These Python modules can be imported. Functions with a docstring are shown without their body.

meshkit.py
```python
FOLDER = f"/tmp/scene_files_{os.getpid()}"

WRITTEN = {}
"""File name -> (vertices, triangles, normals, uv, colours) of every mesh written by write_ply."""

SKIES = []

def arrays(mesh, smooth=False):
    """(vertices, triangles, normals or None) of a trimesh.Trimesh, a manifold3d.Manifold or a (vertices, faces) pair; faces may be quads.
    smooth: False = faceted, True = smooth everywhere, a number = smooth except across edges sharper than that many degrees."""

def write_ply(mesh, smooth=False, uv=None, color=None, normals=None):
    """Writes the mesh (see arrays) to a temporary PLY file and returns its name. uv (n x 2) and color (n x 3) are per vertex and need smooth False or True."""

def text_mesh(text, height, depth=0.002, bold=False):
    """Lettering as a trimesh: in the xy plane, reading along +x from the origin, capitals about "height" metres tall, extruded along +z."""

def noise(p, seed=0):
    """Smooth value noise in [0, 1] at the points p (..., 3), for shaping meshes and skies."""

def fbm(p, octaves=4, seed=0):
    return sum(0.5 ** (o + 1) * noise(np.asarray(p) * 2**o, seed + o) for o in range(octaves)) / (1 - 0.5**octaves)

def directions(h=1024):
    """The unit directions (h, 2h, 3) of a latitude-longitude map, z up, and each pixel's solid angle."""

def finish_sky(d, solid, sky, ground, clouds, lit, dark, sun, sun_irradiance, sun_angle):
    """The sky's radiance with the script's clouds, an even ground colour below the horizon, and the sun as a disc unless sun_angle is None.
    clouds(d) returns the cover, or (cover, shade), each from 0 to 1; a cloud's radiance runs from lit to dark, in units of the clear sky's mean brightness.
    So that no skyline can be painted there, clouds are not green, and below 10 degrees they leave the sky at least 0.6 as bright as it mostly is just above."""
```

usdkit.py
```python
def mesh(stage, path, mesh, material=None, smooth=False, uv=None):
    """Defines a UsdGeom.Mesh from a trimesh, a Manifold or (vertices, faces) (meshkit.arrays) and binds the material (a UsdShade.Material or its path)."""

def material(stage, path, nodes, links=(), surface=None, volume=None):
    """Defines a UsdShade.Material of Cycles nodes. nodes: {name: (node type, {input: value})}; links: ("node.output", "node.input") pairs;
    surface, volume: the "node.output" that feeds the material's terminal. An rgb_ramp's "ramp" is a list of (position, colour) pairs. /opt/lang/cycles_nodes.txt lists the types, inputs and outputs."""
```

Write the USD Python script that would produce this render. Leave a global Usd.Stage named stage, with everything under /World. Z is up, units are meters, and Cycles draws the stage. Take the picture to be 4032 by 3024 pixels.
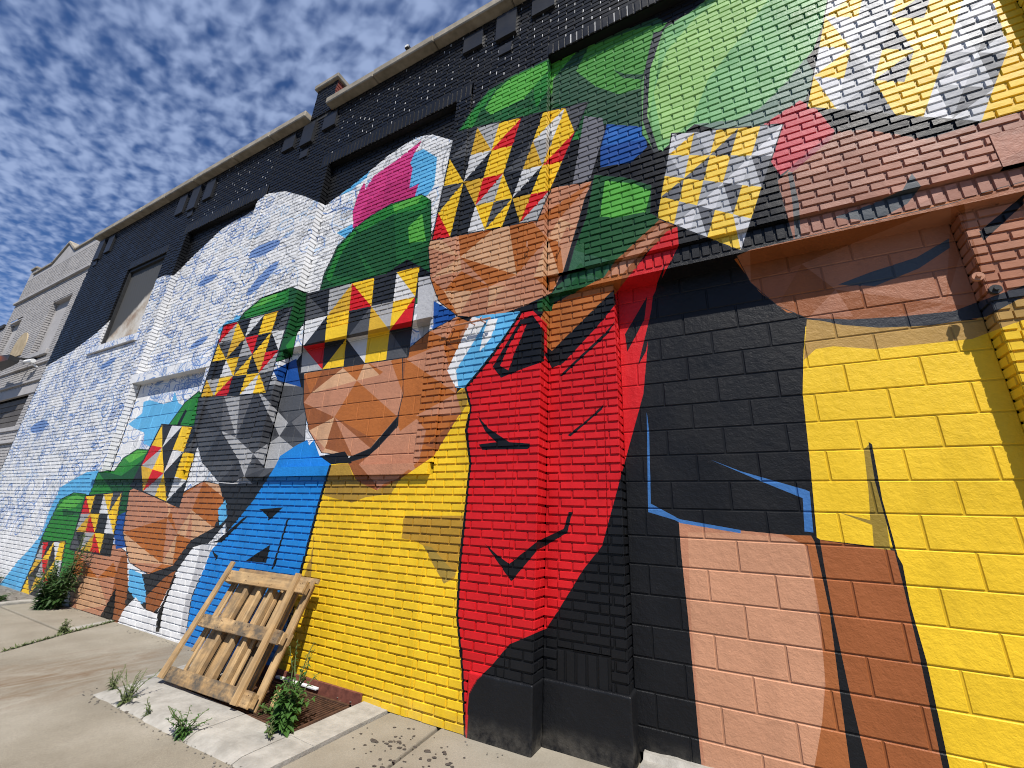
import math, random
import numpy as np
import mapbox_earcut as earcut
import trimesh, shapely
from shapely import Polygon, LineString, MultiPolygon, box, STRtree, affinity
from shapely.ops import unary_union
import meshkit, usdkit
from pxr import Usd, UsdGeom, UsdLux, UsdShade, Gf, Sdf, Vt

stage = Usd.Stage.CreateInMemory()
UsdGeom.SetStageUpAxis(stage, UsdGeom.Tokens.z)
UsdGeom.SetStageMetersPerUnit(stage, 1.0)
world = UsdGeom.Xform.Define(stage, '/World')
stage.SetDefaultPrim(world.GetPrim())
UsdGeom.Scope.Define(stage, '/World/Looks')

# ------------------------------------------------------------------ camera, sky, sun
CAM = np.array([0.0, 0.0, 1.44])
ROT = np.array([[0.89162655, 0.45051322, 0.04516561],      # right, down, forward of the camera in world axes
                [-0.10845908, 0.30936853, -0.94473686],
                [-0.43958927, 0.83745385, 0.32470345]])
FPX = 1641.886                                              # focal length in pixels of a picture 4032 wide
cam = UsdGeom.Camera.Define(stage, '/World/camera')
cam.CreateHorizontalApertureAttr(36.0)
cam.CreateVerticalApertureAttr(27.0)
cam.CreateFocalLengthAttr(36.0 * FPX / 4032.0)
cam.CreateClippingRangeAttr(Gf.Vec2f(0.05, 2000))
cam.CreateExposureAttr(0.42)
m4 = Gf.Matrix4d(1.0)
for i, r in enumerate((ROT[0], -ROT[1], -ROT[2])):
    m4.SetRow(i, Gf.Vec4d(*map(float, r), 0))
m4.SetRow(3, Gf.Vec4d(*map(float, CAM), 1))
cam.AddTransformOp().Set(m4)

SUN = np.array([0.87, -1.0, 1.94]); SUN /= np.linalg.norm(SUN)
SUN_ELEV, SUN_ROT = math.asin(SUN[2]), math.atan2(SUN[0], SUN[1])
sun = UsdLux.DistantLight.Define(stage, '/World/sun')
sun.CreateNormalizeAttr(True)
sun.CreateIntensityAttr(1.25)
sun.CreateAngleAttr(0.53)
sun.CreateColorAttr(Gf.Vec3f(1.0, 0.955, 0.89))
z_ax = SUN; x_ax = np.cross([0, 0, 1.0], z_ax); x_ax /= np.linalg.norm(x_ax); y_ax = np.cross(z_ax, x_ax)
ms = Gf.Matrix4d(1.0)
for i, r in enumerate((x_ax, y_ax, z_ax)):
    ms.SetRow(i, Gf.Vec4d(*map(float, r), 0))
sun.AddTransformOp().Set(ms)

sky_mat = usdkit.material(stage, '/World/Looks/sky_look', {
    'tc': ('texture_coordinate', {}),
    'sep': ('separate_xyz', {}),
    'zc': ('math', {'math_type': 'maximum', 'value2': 0.06}),
    'dx': ('math', {'math_type': 'divide'}), 'dy': ('math', {'math_type': 'divide'}),
    'cmb': ('combine_xyz', {'z': 0.0}),
    'map': ('mapping', {'mapping_type': 'point', 'rotation': (0, 0, 0.62), 'scale': (1.0, 1.55, 1.0)}),
    'n1': ('noise_texture', {'scale': 15.0, 'detail': 2.5, 'roughness': 0.45, 'distortion': 0.2}),
    'n2': ('noise_texture', {'scale': 1.3, 'detail': 2.0, 'roughness': 0.5}),
    'n3': ('noise_texture', {'scale': 30.0, 'detail': 3.0, 'roughness': 0.55}),
    'm1': ('math', {'math_type': 'multiply', 'value2': 0.55}),
    'm3': ('math', {'math_type': 'multiply_add', 'value2': 0.16}),
    'm2': ('math', {'math_type': 'add'}),
    'ramp': ('map_range', {'range_type': 'smoothstep', 'from_min': 0.62, 'from_max': 1.16, 'to_min': 0.0, 'to_max': 0.78, 'clamp': True}),
    'fade': ('map_range', {'range_type': 'smoothstep', 'from_min': 0.05, 'from_max': 0.34, 'to_min': 0.0, 'to_max': 1.0, 'clamp': True}),
    'cov': ('math', {'math_type': 'multiply'}),
    'sky': ('sky_texture', {'sky_type': 'single_scattering', 'sun_disc': False, 'sun_elevation': SUN_ELEV, 'sun_rotation': SUN_ROT, 'altitude': 200.0, 'air_density': 1.0, 'aerosol_density': 0.35, 'ozone_density': 3.0}),
    'mix': ('mix_color', {'b': (6.0, 7.6, 11.5), 'use_clamp': False}),
    'tint': ('mix_color', {'blend_type': 'multiply', 'fac': 1.0, 'b': (0.72, 1.02, 1.5), 'use_clamp': False}),
    'bg': ('background_shader', {'strength': 0.05}),
}, [('tc.generated', 'sep.vector'), ('sep.z', 'zc.value1'), ('sep.x', 'dx.value1'), ('zc.value', 'dx.value2'), ('sep.y', 'dy.value1'), ('zc.value', 'dy.value2'),
    ('dx.value', 'cmb.x'), ('dy.value', 'cmb.y'), ('cmb.vector', 'map.vector'), ('map.vector', 'n1.vector'), ('cmb.vector', 'n2.vector'), ('map.vector', 'n3.vector'),
    ('n2.fac', 'm1.value1'), ('n3.fac', 'm3.value1'), ('m1.value', 'm3.value3'), ('n1.fac', 'm2.value1'), ('m3.value', 'm2.value2'), ('m2.value', 'ramp.value'),
    ('sep.z', 'fade.value'), ('ramp.result', 'cov.value1'), ('fade.result', 'cov.value2'), ('cov.value', 'mix.fac'), ('sky.color', 'tint.a'), ('tint.result', 'mix.a'), ('mix.result', 'bg.color')],
    surface='bg.background')
dome = UsdLux.DomeLight.Define(stage, '/World/sky')
dome.CreateIntensityAttr(1.0)
UsdShade.MaterialBindingAPI.Apply(dome.GetPrim()).Bind(sky_mat)
dome.GetPrim().SetCustomDataByKey('kind', 'structure')

# ------------------------------------------------------------------ helpers
used = {}
def numbered(path):
    n = used.get(path, 0); used[path] = n + 1
    return path if n == 0 else f'{path}_{n:03d}'
def path_in(parent, name):
    return numbered((str(parent.GetPath()) if parent is not None else '/World') + '/' + name)
def meta(prim, label=None, cat=None, group=None, kind=None):
    for k, v in (('label', label), ('category', cat), ('group', group), ('kind', kind)):
        if v: prim.SetCustomDataByKey(k, v)
    return prim
def thing(name, label, cat, loc=(0, 0, 0), group=None, kind=None):
    x = UsdGeom.Xform.Define(stage, path_in(None, name))
    x.AddTranslateOp().Set(Gf.Vec3d(*map(float, loc)))
    return meta(x.GetPrim(), label, cat, group, kind)
def obj(name, mesh, mat, parent=None, smooth=False, kind=None, label=None, cat=None, group=None):
    g = usdkit.mesh(stage, path_in(parent, name), mesh, mat, smooth)
    return meta(g.GetPrim(), label, cat, group, kind)
def cat_(*ms):
    return trimesh.util.concatenate([m for m in ms if m is not None])
def bx(x0, x1, y0, y1, z0, z1, b=0.0):
    """A box, its edges chamfered by b."""
    if b <= 0:
        m = trimesh.creation.box((x1 - x0, y1 - y0, z1 - z0)); m.apply_translation(((x0 + x1) / 2, (y0 + y1) / 2, (z0 + z1) / 2)); return m
    p = []
    for sx in (0, 1):
        for sy in (0, 1):
            for sz in (0, 1):
                c = np.array([(x0, x1)[sx], (y0, y1)[sy], (z0, z1)[sz]])
                d = np.array([(1, -1)[sx], (1, -1)[sy], (1, -1)[sz]]) * b
                for a in range(3):
                    q = c + d; q[a] = c[a]; p.append(q)
    return trimesh.convex.convex_hull(np.array(p))
def tube(points, radii, n=8):
    points = np.asarray(points, float); radii = np.broadcast_to(radii, len(points))
    v, f = [], []
    for i, p in enumerate(points):
        t = points[min(i + 1, len(points) - 1)] - points[max(i - 1, 0)]; t /= np.linalg.norm(t) + 1e-12
        a = np.cross(t, [0.3, 0.2, 1.0] if abs(t[2]) < 0.9 else [1.0, 0, 0]); a /= np.linalg.norm(a); b = np.cross(t, a)
        for k in range(n):
            g = 2 * math.pi * k / n
            v.append(p + radii[i] * (math.cos(g) * a + math.sin(g) * b))
    for i in range(len(points) - 1):
        for k in range(n):
            q = i * n + k; r = i * n + (k + 1) % n
            f += [(q, r, r + n), (q, r + n, q + n)]
    v += [points[0], points[-1]]
    for k in range(n):
        f.append((len(v) - 2, (k + 1) % n, k)); f.append((len(v) - 1, (len(points) - 1) * n + k, (len(points) - 1) * n + (k + 1) % n))
    return trimesh.Trimesh(np.array(v), np.array(f), process=False)

def ground_z(x):
    return np.maximum(0.0, -0.0125 * (np.clip(x, -20.0, 99.0) + 3.2))

# ------------------------------------------------------------------ materials
L = '/World/Looks/'
def painted(name, bump_scale, bump_strength, rough=0.5, dist=0.004, dirt=0.10, spec=0.22):
    return usdkit.material(stage, L + name, {
        'a': ('attribute', {'attribute': 'paint'}), 'g': ('geometry', {}),
        'n': ('noise_texture', {'scale': 2.6, 'detail': 6.0, 'roughness': 0.65}),
        'mr': ('map_range', {'from_min': 0.25, 'from_max': 0.75, 'to_min': 1.0 - dirt * 1.6, 'to_max': 1.0 + dirt * 0.5, 'clamp': True}),
        'fn': ('noise_texture', {'scale': 38.0, 'detail': 4.0, 'roughness': 0.7}),
        'fr': ('map_range', {'from_min': 0.3, 'from_max': 0.7, 'to_min': 0.94, 'to_max': 1.04, 'clamp': True}),
        'mm': ('math', {'math_type': 'multiply'}),
        'cc': ('combine_color', {}),
        'mx': ('mix_color', {'blend_type': 'multiply', 'fac': 1.0}),
        'b1': ('noise_texture', {'scale': bump_scale, 'detail': 5.0, 'roughness': 0.6}),
        'b2': ('noise_texture', {'scale': bump_scale * 0.22, 'detail': 3.0, 'roughness': 0.5}),
        'ba': ('math', {'math_type': 'multiply_add', 'value2': 0.6}),
        'bu': ('bump', {'strength': bump_strength, 'distance': dist, 'use_object_space': False}),
        'sz': ('separate_xyz', {}),
        'dz': ('map_range', {'from_min': 0.0, 'from_max': 0.16, 'to_min': 0.30, 'to_max': 0.0, 'clamp': True}),
        'dn': ('noise_texture', {'scale': 7.0, 'detail': 6.0, 'roughness': 0.7}),
        'dr': ('map_range', {'from_min': 0.40, 'from_max': 0.66, 'to_min': 0.0, 'to_max': 1.0, 'clamp': True}),
        'df': ('math', {'math_type': 'multiply'}), 'dm': ('mix_color', {'b': (0.25, 0.225, 0.18)}),
        'cn': ('noise_texture', {'scale': 21.0, 'detail': 5.0, 'roughness': 0.75}),
        'cr': ('map_range', {'from_min': 0.705, 'from_max': 0.735, 'to_min': 0.0, 'to_max': 0.55, 'clamp': True}),
        'cm': ('mix_color', {'b': (0.24, 0.20, 0.165)}),
        'sm': ('mapping', {'scale': (5.0, 5.0, 0.45)}),
        'sn': ('noise_texture', {'scale': 1.0, 'detail': 5.0, 'roughness': 0.6}),
        'sr': ('map_range', {'from_min': 0.5, 'from_max': 0.78, 'to_min': 1.0, 'to_max': 0.80, 'clamp': True}),
        'sc': ('combine_color', {}), 'sx': ('mix_color', {'blend_type': 'multiply', 'fac': 1.0}),
        'rr': ('map_range', {'from_min': 0.3, 'from_max': 0.7, 'to_min': rough - 0.10, 'to_max': rough + 0.12, 'clamp': True}),
        'p': ('principled_bsdf', {'specular_ior_level': spec}),
    }, [('g.position', 'n.vector'), ('g.position', 'fn.vector'), ('g.position', 'b1.vector'), ('g.position', 'b2.vector'),
        ('n.fac', 'mr.value'), ('fn.fac', 'fr.value'), ('mr.result', 'mm.value1'), ('fr.result', 'mm.value2'), ('mm.value', 'cc.r'), ('mm.value', 'cc.g'), ('mm.value', 'cc.b'),
        ('a.color', 'mx.a'), ('cc.color', 'mx.b'), ('g.position', 'sm.vector'), ('sm.vector', 'sn.vector'), ('sn.fac', 'sr.value'), ('sr.result', 'sc.r'), ('sr.result', 'sc.g'), ('sr.result', 'sc.b'), ('mx.result', 'sx.a'), ('sc.color', 'sx.b'),
        ('g.position', 'cn.vector'), ('cn.fac', 'cr.value'), ('sx.result', 'cm.a'), ('cr.result', 'cm.fac'),
        ('g.position', 'sz.vector'), ('sz.z', 'dz.value'), ('g.position', 'dn.vector'), ('dn.fac', 'dr.value'), ('dz.result', 'df.value1'), ('dr.result', 'df.value2'), ('df.value', 'dm.fac'), ('cm.result', 'dm.a'),
        ('dm.result', 'p.base_color'), ('n.fac', 'rr.value'), ('rr.result', 'p.roughness'),
        ('b1.fac', 'ba.value1'), ('b2.fac', 'ba.value3'), ('ba.value', 'bu.height'), ('bu.normal', 'p.normal')], surface='p.BSDF')
M_BRICK = painted('painted_brick', 130.0, 0.45, 0.42, 0.003)
M_BLOCK = painted('painted_block', 105.0, 0.85, 0.46, 0.005, 0.08)
M_GREYWALL = painted('grey_paint', 90.0, 0.6, 0.7, 0.004, 0.12)

def noisy(name, c1, c2, scale, rough=0.8, bump=0.3, bscale=None, dist=0.004, spec=0.3, metallic=0.0, stretch=(1, 1, 1), rand=0.0, coord='position', lo=0.35, hi=0.65):
    nodes = {
        'g': ('geometry', {}), 'tc': ('texture_coordinate', {}), 'oi': ('object_info', {}),
        'mp': ('mapping', {'mapping_type': 'point', 'scale': stretch}),
        'off': ('mix_vector', {'fac': 1.0}),
        'n': ('noise_texture', {'scale': scale, 'detail': 7.0, 'roughness': 0.65}),
        'r': ('rgb_ramp', {'ramp': [(0.0, c1), (lo, c1), (hi, c2), (1.0, c2)]}),
        'b': ('noise_texture', {'scale': bscale or scale * 6, 'detail': 5.0, 'roughness': 0.65}),
        'bu': ('bump', {'strength': bump, 'distance': dist}),
        'h': ('hsv', {}),
        'rv': ('map_range', {'to_min': 1.0 - rand, 'to_max': 1.0 + rand}),
        'p': ('principled_bsdf', {'roughness': rough, 'specular_ior_level': spec, 'metallic': metallic}),
    }
    nodes.pop('off')
    return usdkit.material(stage, L + name, nodes, [
        ('g.position' if coord == 'position' else 'tc.object', 'mp.vector'), ('mp.vector', 'n.vector'), ('mp.vector', 'b.vector'), ('n.fac', 'r.fac'), ('oi.random', 'rv.value'), ('rv.result', 'h.value'),
        ('r.color', 'h.color'), ('h.color', 'p.base_color'), ('b.fac', 'bu.height'), ('bu.normal', 'p.normal')], surface='p.BSDF')
M_CORE = noisy('dark_inside', (0.02, 0.02, 0.02), (0.03, 0.03, 0.03), 3.0)
M_STONE = noisy('coping_stone', (0.20, 0.175, 0.135), (0.34, 0.30, 0.24), 5.0, 0.9, 0.5, 60, 0.006, rand=0.12)
M_ASPHALT = noisy('asphalt', (0.045, 0.045, 0.046), (0.065, 0.063, 0.06), 9.0, 0.9, 0.7, 220)
M_DIRT = noisy('gravelly_dirt', (0.13, 0.115, 0.095), (0.27, 0.25, 0.215), 14.0, 0.95, 1.0, 90, 0.02)
M_GAP = noisy('joint_dirt', (0.06, 0.05, 0.04), (0.11, 0.095, 0.075), 20.0, 0.95)
M_WHITECURB = noisy('pale_concrete', (0.25, 0.235, 0.205), (0.38, 0.36, 0.32), 7.0, 0.9, 0.7, 60, 0.008)
M_RUST = noisy('rusty_iron', (0.035, 0.018, 0.011), (0.10, 0.048, 0.028), 25.0, 0.75, 0.6, 150, 0.002)
M_METALW = noisy('pale_metal', (0.55, 0.55, 0.55), (0.7, 0.7, 0.68), 12.0, 0.45, 0.2)
M_BLACKMETAL = noisy('black_metal', (0.018, 0.018, 0.018), (0.03, 0.03, 0.03), 12.0, 0.5, 0.2)
M_WHITEPLASTIC = noisy('white_plastic', (0.72, 0.72, 0.70), (0.8, 0.8, 0.78), 12.0, 0.4, 0.1)
M_REDBRICK = noisy('red_brick', (0.10, 0.032, 0.022), (0.18, 0.06, 0.04), 22.0, 0.9, 0.5, 80, rand=0.2)
M_CREAM = noisy('bare_cream_brick', (0.30, 0.235, 0.145), (0.42, 0.34, 0.22), 9.0, 0.9, 0.5, 40)
M_SHUTTER = noisy('brown_shutter', (0.075, 0.066, 0.06), (0.11, 0.10, 0.09), 3.0, 0.7, 0.3)
M_TAR = noisy('dark_tar_spot', (0.045, 0.04, 0.04), (0.08, 0.07, 0.065), 40.0, 0.6, 0.2)

def wood(name, axis, grey=0.35, dark=1.0):
    st = [9.0, 9.0, 9.0]; st[axis] = 0.9
    st2 = [40.0, 40.0, 40.0]; st2[axis] = 2.2
    return usdkit.material(stage, L + name, {
        'tc': ('texture_coordinate', {}), 'oi': ('object_info', {}),
        'os': ('math', {'math_type': 'multiply', 'value2': 37.0}), 'ov': ('combine_xyz', {}),
        'ad': ('mix_color', {'blend_type': 'add', 'fac': 1.0, 'use_clamp': False}),
        'm1': ('mapping', {'scale': tuple(st)}), 'm2': ('mapping', {'scale': tuple(st2)}),
        'n1': ('noise_texture', {'scale': 1.0, 'detail': 5.0, 'roughness': 0.6, 'distortion': 0.6}),
        'n2': ('noise_texture', {'scale': 1.0, 'detail': 4.0, 'roughness': 0.6, 'distortion': 0.3}),
        'n3': ('noise_texture', {'scale': 7.0, 'detail': 5.0, 'roughness': 0.7}),
        'r1': ('rgb_ramp', {'ramp': [(0.25, (0.17, 0.095, 0.04)), (0.45, (0.36, 0.225, 0.10)), (0.62, (0.48, 0.32, 0.155)), (0.8, (0.27, 0.15, 0.065))]}),
        'r2': ('map_range', {'from_min': 0.3, 'from_max': 0.7, 'to_min': 0.78, 'to_max': 1.08, 'clamp': True}),
        'cc': ('combine_color', {}), 'mx': ('mix_color', {'blend_type': 'multiply', 'fac': 1.0}),
        'gr': ('map_range', {'from_min': 0.36, 'from_max': 0.60, 'to_min': 0.0, 'to_max': 0.95, 'clamp': True}),
        'gs': ('map_range', {'from_min': 0.0, 'from_max': 1.0, 'to_min': grey * .45, 'to_max': grey * 1.3, 'clamp': True}),
        'gm': ('math', {'math_type': 'multiply'}),
        'mg': ('mix_color', {'b': (0.075, 0.064, 0.05)}),
        'bu': ('bump', {'strength': 0.5, 'distance': 0.002}),
        'p': ('principled_bsdf', {'roughness': 0.8, 'specular_ior_level': 0.25}),
    }, [('tc.object', 'ad.a'), ('oi.random', 'os.value1'), ('os.value', 'ov.x'), ('os.value', 'ov.y'), ('os.value', 'ov.z'), ('ov.vector', 'ad.b'),
        ('ad.result', 'm1.vector'), ('ad.result', 'm2.vector'), ('m1.vector', 'n1.vector'), ('m2.vector', 'n2.vector'), ('ad.result', 'n3.vector'),
        ('n1.fac', 'r1.fac'), ('n2.fac', 'r2.value'), ('r2.result', 'cc.r'), ('r2.result', 'cc.g'), ('r2.result', 'cc.b'), ('r1.color', 'mx.a'), ('cc.color', 'mx.b'),
        ('n3.fac', 'gr.value'), ('oi.random', 'gs.value'), ('gr.result', 'gm.value1'), ('gs.result', 'gm.value2'), ('gm.value', 'mg.fac'), ('mx.result', 'mg.a'), ('mg.result', 'p.base_color'),
        ('n2.fac', 'bu.height'), ('bu.normal', 'p.normal')], surface='p.BSDF')
M_WOODX, M_WOODY = wood('pallet_wood_across', 0, .6), wood('pallet_wood_along', 1, .62)
M_WOODG = wood('weathered_wood_across', 0, 1.0)

def leafmat(name, c1, c2):
    return usdkit.material(stage, L + name, {
        'g': ('geometry', {}), 'r': ('rgb_ramp', {'ramp': [(0.0, c1), (1.0, c2)]}),
        'p': ('principled_bsdf', {'roughness': 0.5, 'specular_ior_level': 0.35}), 't': ('translucent_bsdf', {}), 'm': ('mix_closure', {'fac': 0.28}),
    }, [('g.random_per_island', 'r.fac'), ('r.color', 'p.base_color'), ('r.color', 't.color'), ('p.BSDF', 'm.closure1'), ('t.BSDF', 'm.closure2')], surface='m.closure')
M_LEAF = leafmat('leaf_green', (0.055, 0.13, 0.025), (0.15, 0.28, 0.06))
M_LEAFD = leafmat('leaf_dark_green', (0.04, 0.085, 0.022), (0.12, 0.19, 0.05))
M_LEAFG = leafmat('leaf_greyish', (0.11, 0.14, 0.05), (0.22, 0.27, 0.11))
M_STEM = noisy('plant_stem', (0.09, 0.13, 0.04), (0.15, 0.17, 0.07), 20.0, 0.7)

M_SIDEWALK = usdkit.material(stage, L + 'sidewalk_concrete', {
    'g': ('geometry', {}), 's': ('separate_xyz', {}),
    'n1': ('noise_texture', {'scale': 1.1, 'detail': 7.0, 'roughness': 0.62}),
    'r1': ('rgb_ramp', {'ramp': [(0.28, (0.185, 0.160, 0.12)), (0.5, (0.25, 0.222, 0.172)), (0.72, (0.315, 0.285, 0.23))]}),
    'n2': ('noise_texture', {'scale': 70.0, 'detail': 5.0, 'roughness': 0.7}),
    'r2': ('map_range', {'from_min': 0.32, 'from_max': 0.68, 'to_min': 0.86, 'to_max': 1.06, 'clamp': True}),
    'cc': ('combine_color', {}), 'mx': ('mix_color', {'blend_type': 'multiply', 'fac': 1.0}),
    # the rusty run-off that crosses the pavement left of the pallet
    'mp': ('mapping', {'location': (5.5, -1.75, 0.0)}),
    'mp2': ('mapping', {'scale': (1.05, 0.5, 0.0)}),
    'ln': ('gradient_texture', {'gradient_type': 'quadratic_sphere'}),
    'n3': ('noise_texture', {'scale': 3.2, 'detail': 8.0, 'roughness': 0.72, 'distortion': 0.8}),
    'm3': ('mapping', {'scale': (1.9, 0.55, 1.0)}),
    'r3': ('map_range', {'from_min': 0.42, 'from_max': 0.66, 'to_min': 0.0, 'to_max': 1.0, 'clamp': True}),
    'lm': ('map_range', {'from_min': 0.0, 'from_max': 0.30, 'to_min': 0.0, 'to_max': 0.80, 'clamp': True}),
    'mk': ('math', {'math_type': 'multiply'}),
    'v': ('voronoi_texture', {'scale': 2.6, 'randomness': 1.0}), 'vn': ('noise_texture', {'scale': 40.0, 'detail': 2.0}),
    'va': ('math', {'math_type': 'multiply_add', 'value2': 0.03}), 'vr': ('map_range', {'from_min': 0.052, 'from_max': 0.064, 'to_min': 0.62, 'to_max': 0.0, 'clamp': True}),
    'vm': ('mix_color', {'b': (0.085, 0.075, 0.062)}),
    'mxg': ('noise_texture', {'scale': 260.0, 'detail': 2.0, 'roughness': 0.8}), 'rg': ('map_range', {'from_min': 0.35, 'from_max': 0.65, 'to_min': 0.80, 'to_max': 1.15, 'clamp': True}), 'mg2': ('math', {'math_type': 'multiply'}),
    'mixs': ('mix_color', {'b': (0.135, 0.082, 0.042)}),
    'bu': ('bump', {'strength': 0.5, 'distance': 0.003}),
    'p': ('principled_bsdf', {'roughness': 0.88, 'specular_ior_level': 0.25}),
}, [('g.position', 'n1.vector'), ('g.position', 'n2.vector'), ('n1.fac', 'r1.fac'), ('n2.fac', 'r2.value'), ('g.position', 'mxg.vector'), ('mxg.fac', 'rg.value'), ('r2.result', 'mg2.value1'), ('rg.result', 'mg2.value2'), ('mg2.value', 'cc.r'), ('mg2.value', 'cc.g'), ('mg2.value', 'cc.b'),
    ('g.position', 'v.vector'), ('g.position', 'vn.vector'), ('vn.fac', 'va.value1'), ('v.distance', 'va.value3'), ('va.value', 'vr.value'), ('vr.result', 'vm.fac'), ('mx.result', 'vm.a'),
    ('r1.color', 'mx.a'), ('cc.color', 'mx.b'), ('g.position', 'mp.vector'), ('mp.vector', 'mp2.vector'), ('mp2.vector', 'ln.vector'), ('ln.fac', 'lm.value'),
    ('g.position', 'm3.vector'), ('m3.vector', 'n3.vector'), ('n3.fac', 'r3.value'), ('lm.result', 'mk.value1'), ('r3.result', 'mk.value2'), ('mk.value', 'mixs.fac'), ('vm.result', 'mixs.a'),
    ('mixs.result', 'p.base_color'), ('n2.fac', 'bu.height'), ('bu.normal', 'p.normal')], surface='p.BSDF')

# ------------------------------------------------------------------ the mural: flat paint on the wall's faces
# Every field of paint is drawn as an outline in the reference sheet (2212 x 1659) and laid out on each face of the wall in metres.
SHEET = 4032.0 / 2212.0
def to_plane(pts, o, u, v):
    """Sheet points -> metres on the plane o + s u + t v."""
    p = np.asarray(pts, float) * SHEET
    r = np.stack([p[:, 0] - 2016.0, p[:, 1] - 1512.0, np.full(len(p), FPX)], 1) @ ROT
    n = np.cross(u, v)
    t = ((o - CAM) @ n) / (r @ n)
    q = CAM + r * t[:, None] - o
    return np.stack([q @ u, q @ v], 1)
def to_sheet(P):
    c = (np.asarray(P, float) - CAM) @ ROT.T
    return (np.array([2016.0, 1512.0]) + FPX * c[:, :2] / c[:, 2:3]) / SHEET

BLACK = (0.0075, 0.008, 0.0095)
WHITE = (0.72, 0.72, 0.72)
YEL, OCH, RED, BLU, SKYB = (0.78, 0.50, 0.022), (0.36, 0.215, 0.035), (0.55, 0.012, 0.016), (0.014, 0.20, 0.56), (0.11, 0.40, 0.66)
GD, GM, GL = (0.012, 0.075, 0.022), (0.022, 0.19, 0.028), (0.09, 0.36, 0.05)
TAN, TANL, BRO, BRD, ORB = (0.44, 0.20, 0.115), (0.55, 0.32, 0.18), (0.26, 0.085, 0.028), (0.16, 0.05, 0.022), (0.38, 0.12, 0.028)
PNK, GRY, GRL, CHA, NAVY = (0.56, 0.045, 0.20), (0.075, 0.078, 0.085), (0.36, 0.36, 0.36), (0.022, 0.024, 0.028), (0.012, 0.07, 0.28)
PG, PGL, PGM, GG = (0.17, 0.40, 0.16), (0.30, 0.52, 0.17), (0.12, 0.30, 0.10), (0.16, 0.24, 0.19)
MUR = []
def P(color, *pts, flag=None):
    MUR.append((color, list(pts), flag))
def bars(quad, parts):
    """Parallel bars of paint filling a four-cornered field, from its left edge (bottom, top) to its right edge (top, bottom)."""
    a, b, c, d = (np.array(q, float) for q in quad)
    total, s = sum(w for w, _ in parts), 0.0
    for w, col in parts:
        e = s + w / total
        P(col, tuple(a + (d - a) * s), tuple(b + (c - b) * s), tuple(b + (c - b) * e), tuple(a + (d - a) * e))
        s = e
def facets(pts, cols, n, seed):
    """A field broken into flat triangular shards of a few tones."""
    r = random.Random(seed); g = Polygon(pts).buffer(0); x0, y0, x1, y1 = g.bounds; q = list(pts)
    while n:
        p = (r.uniform(x0, x1), r.uniform(y0, y1))
        if g.contains(shapely.Point(p)): q.append(p); n -= 1
    tris = sorted(shapely.delaunay_triangles(shapely.MultiPoint(q)).geoms, key=lambda t: (round(t.centroid.x), t.centroid.y))
    P(CHA, *list(g.buffer(1.7, join_style='mitre').exterior.coords)[:-1])
    P(cols[0], *pts)
    for i, t in enumerate(tris):
        got = t.intersection(g)
        if got.geom_type == 'Polygon' and got.area > 4: P(cols[r.randrange(len(cols))], *list(got.exterior.coords)[:-1])
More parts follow.
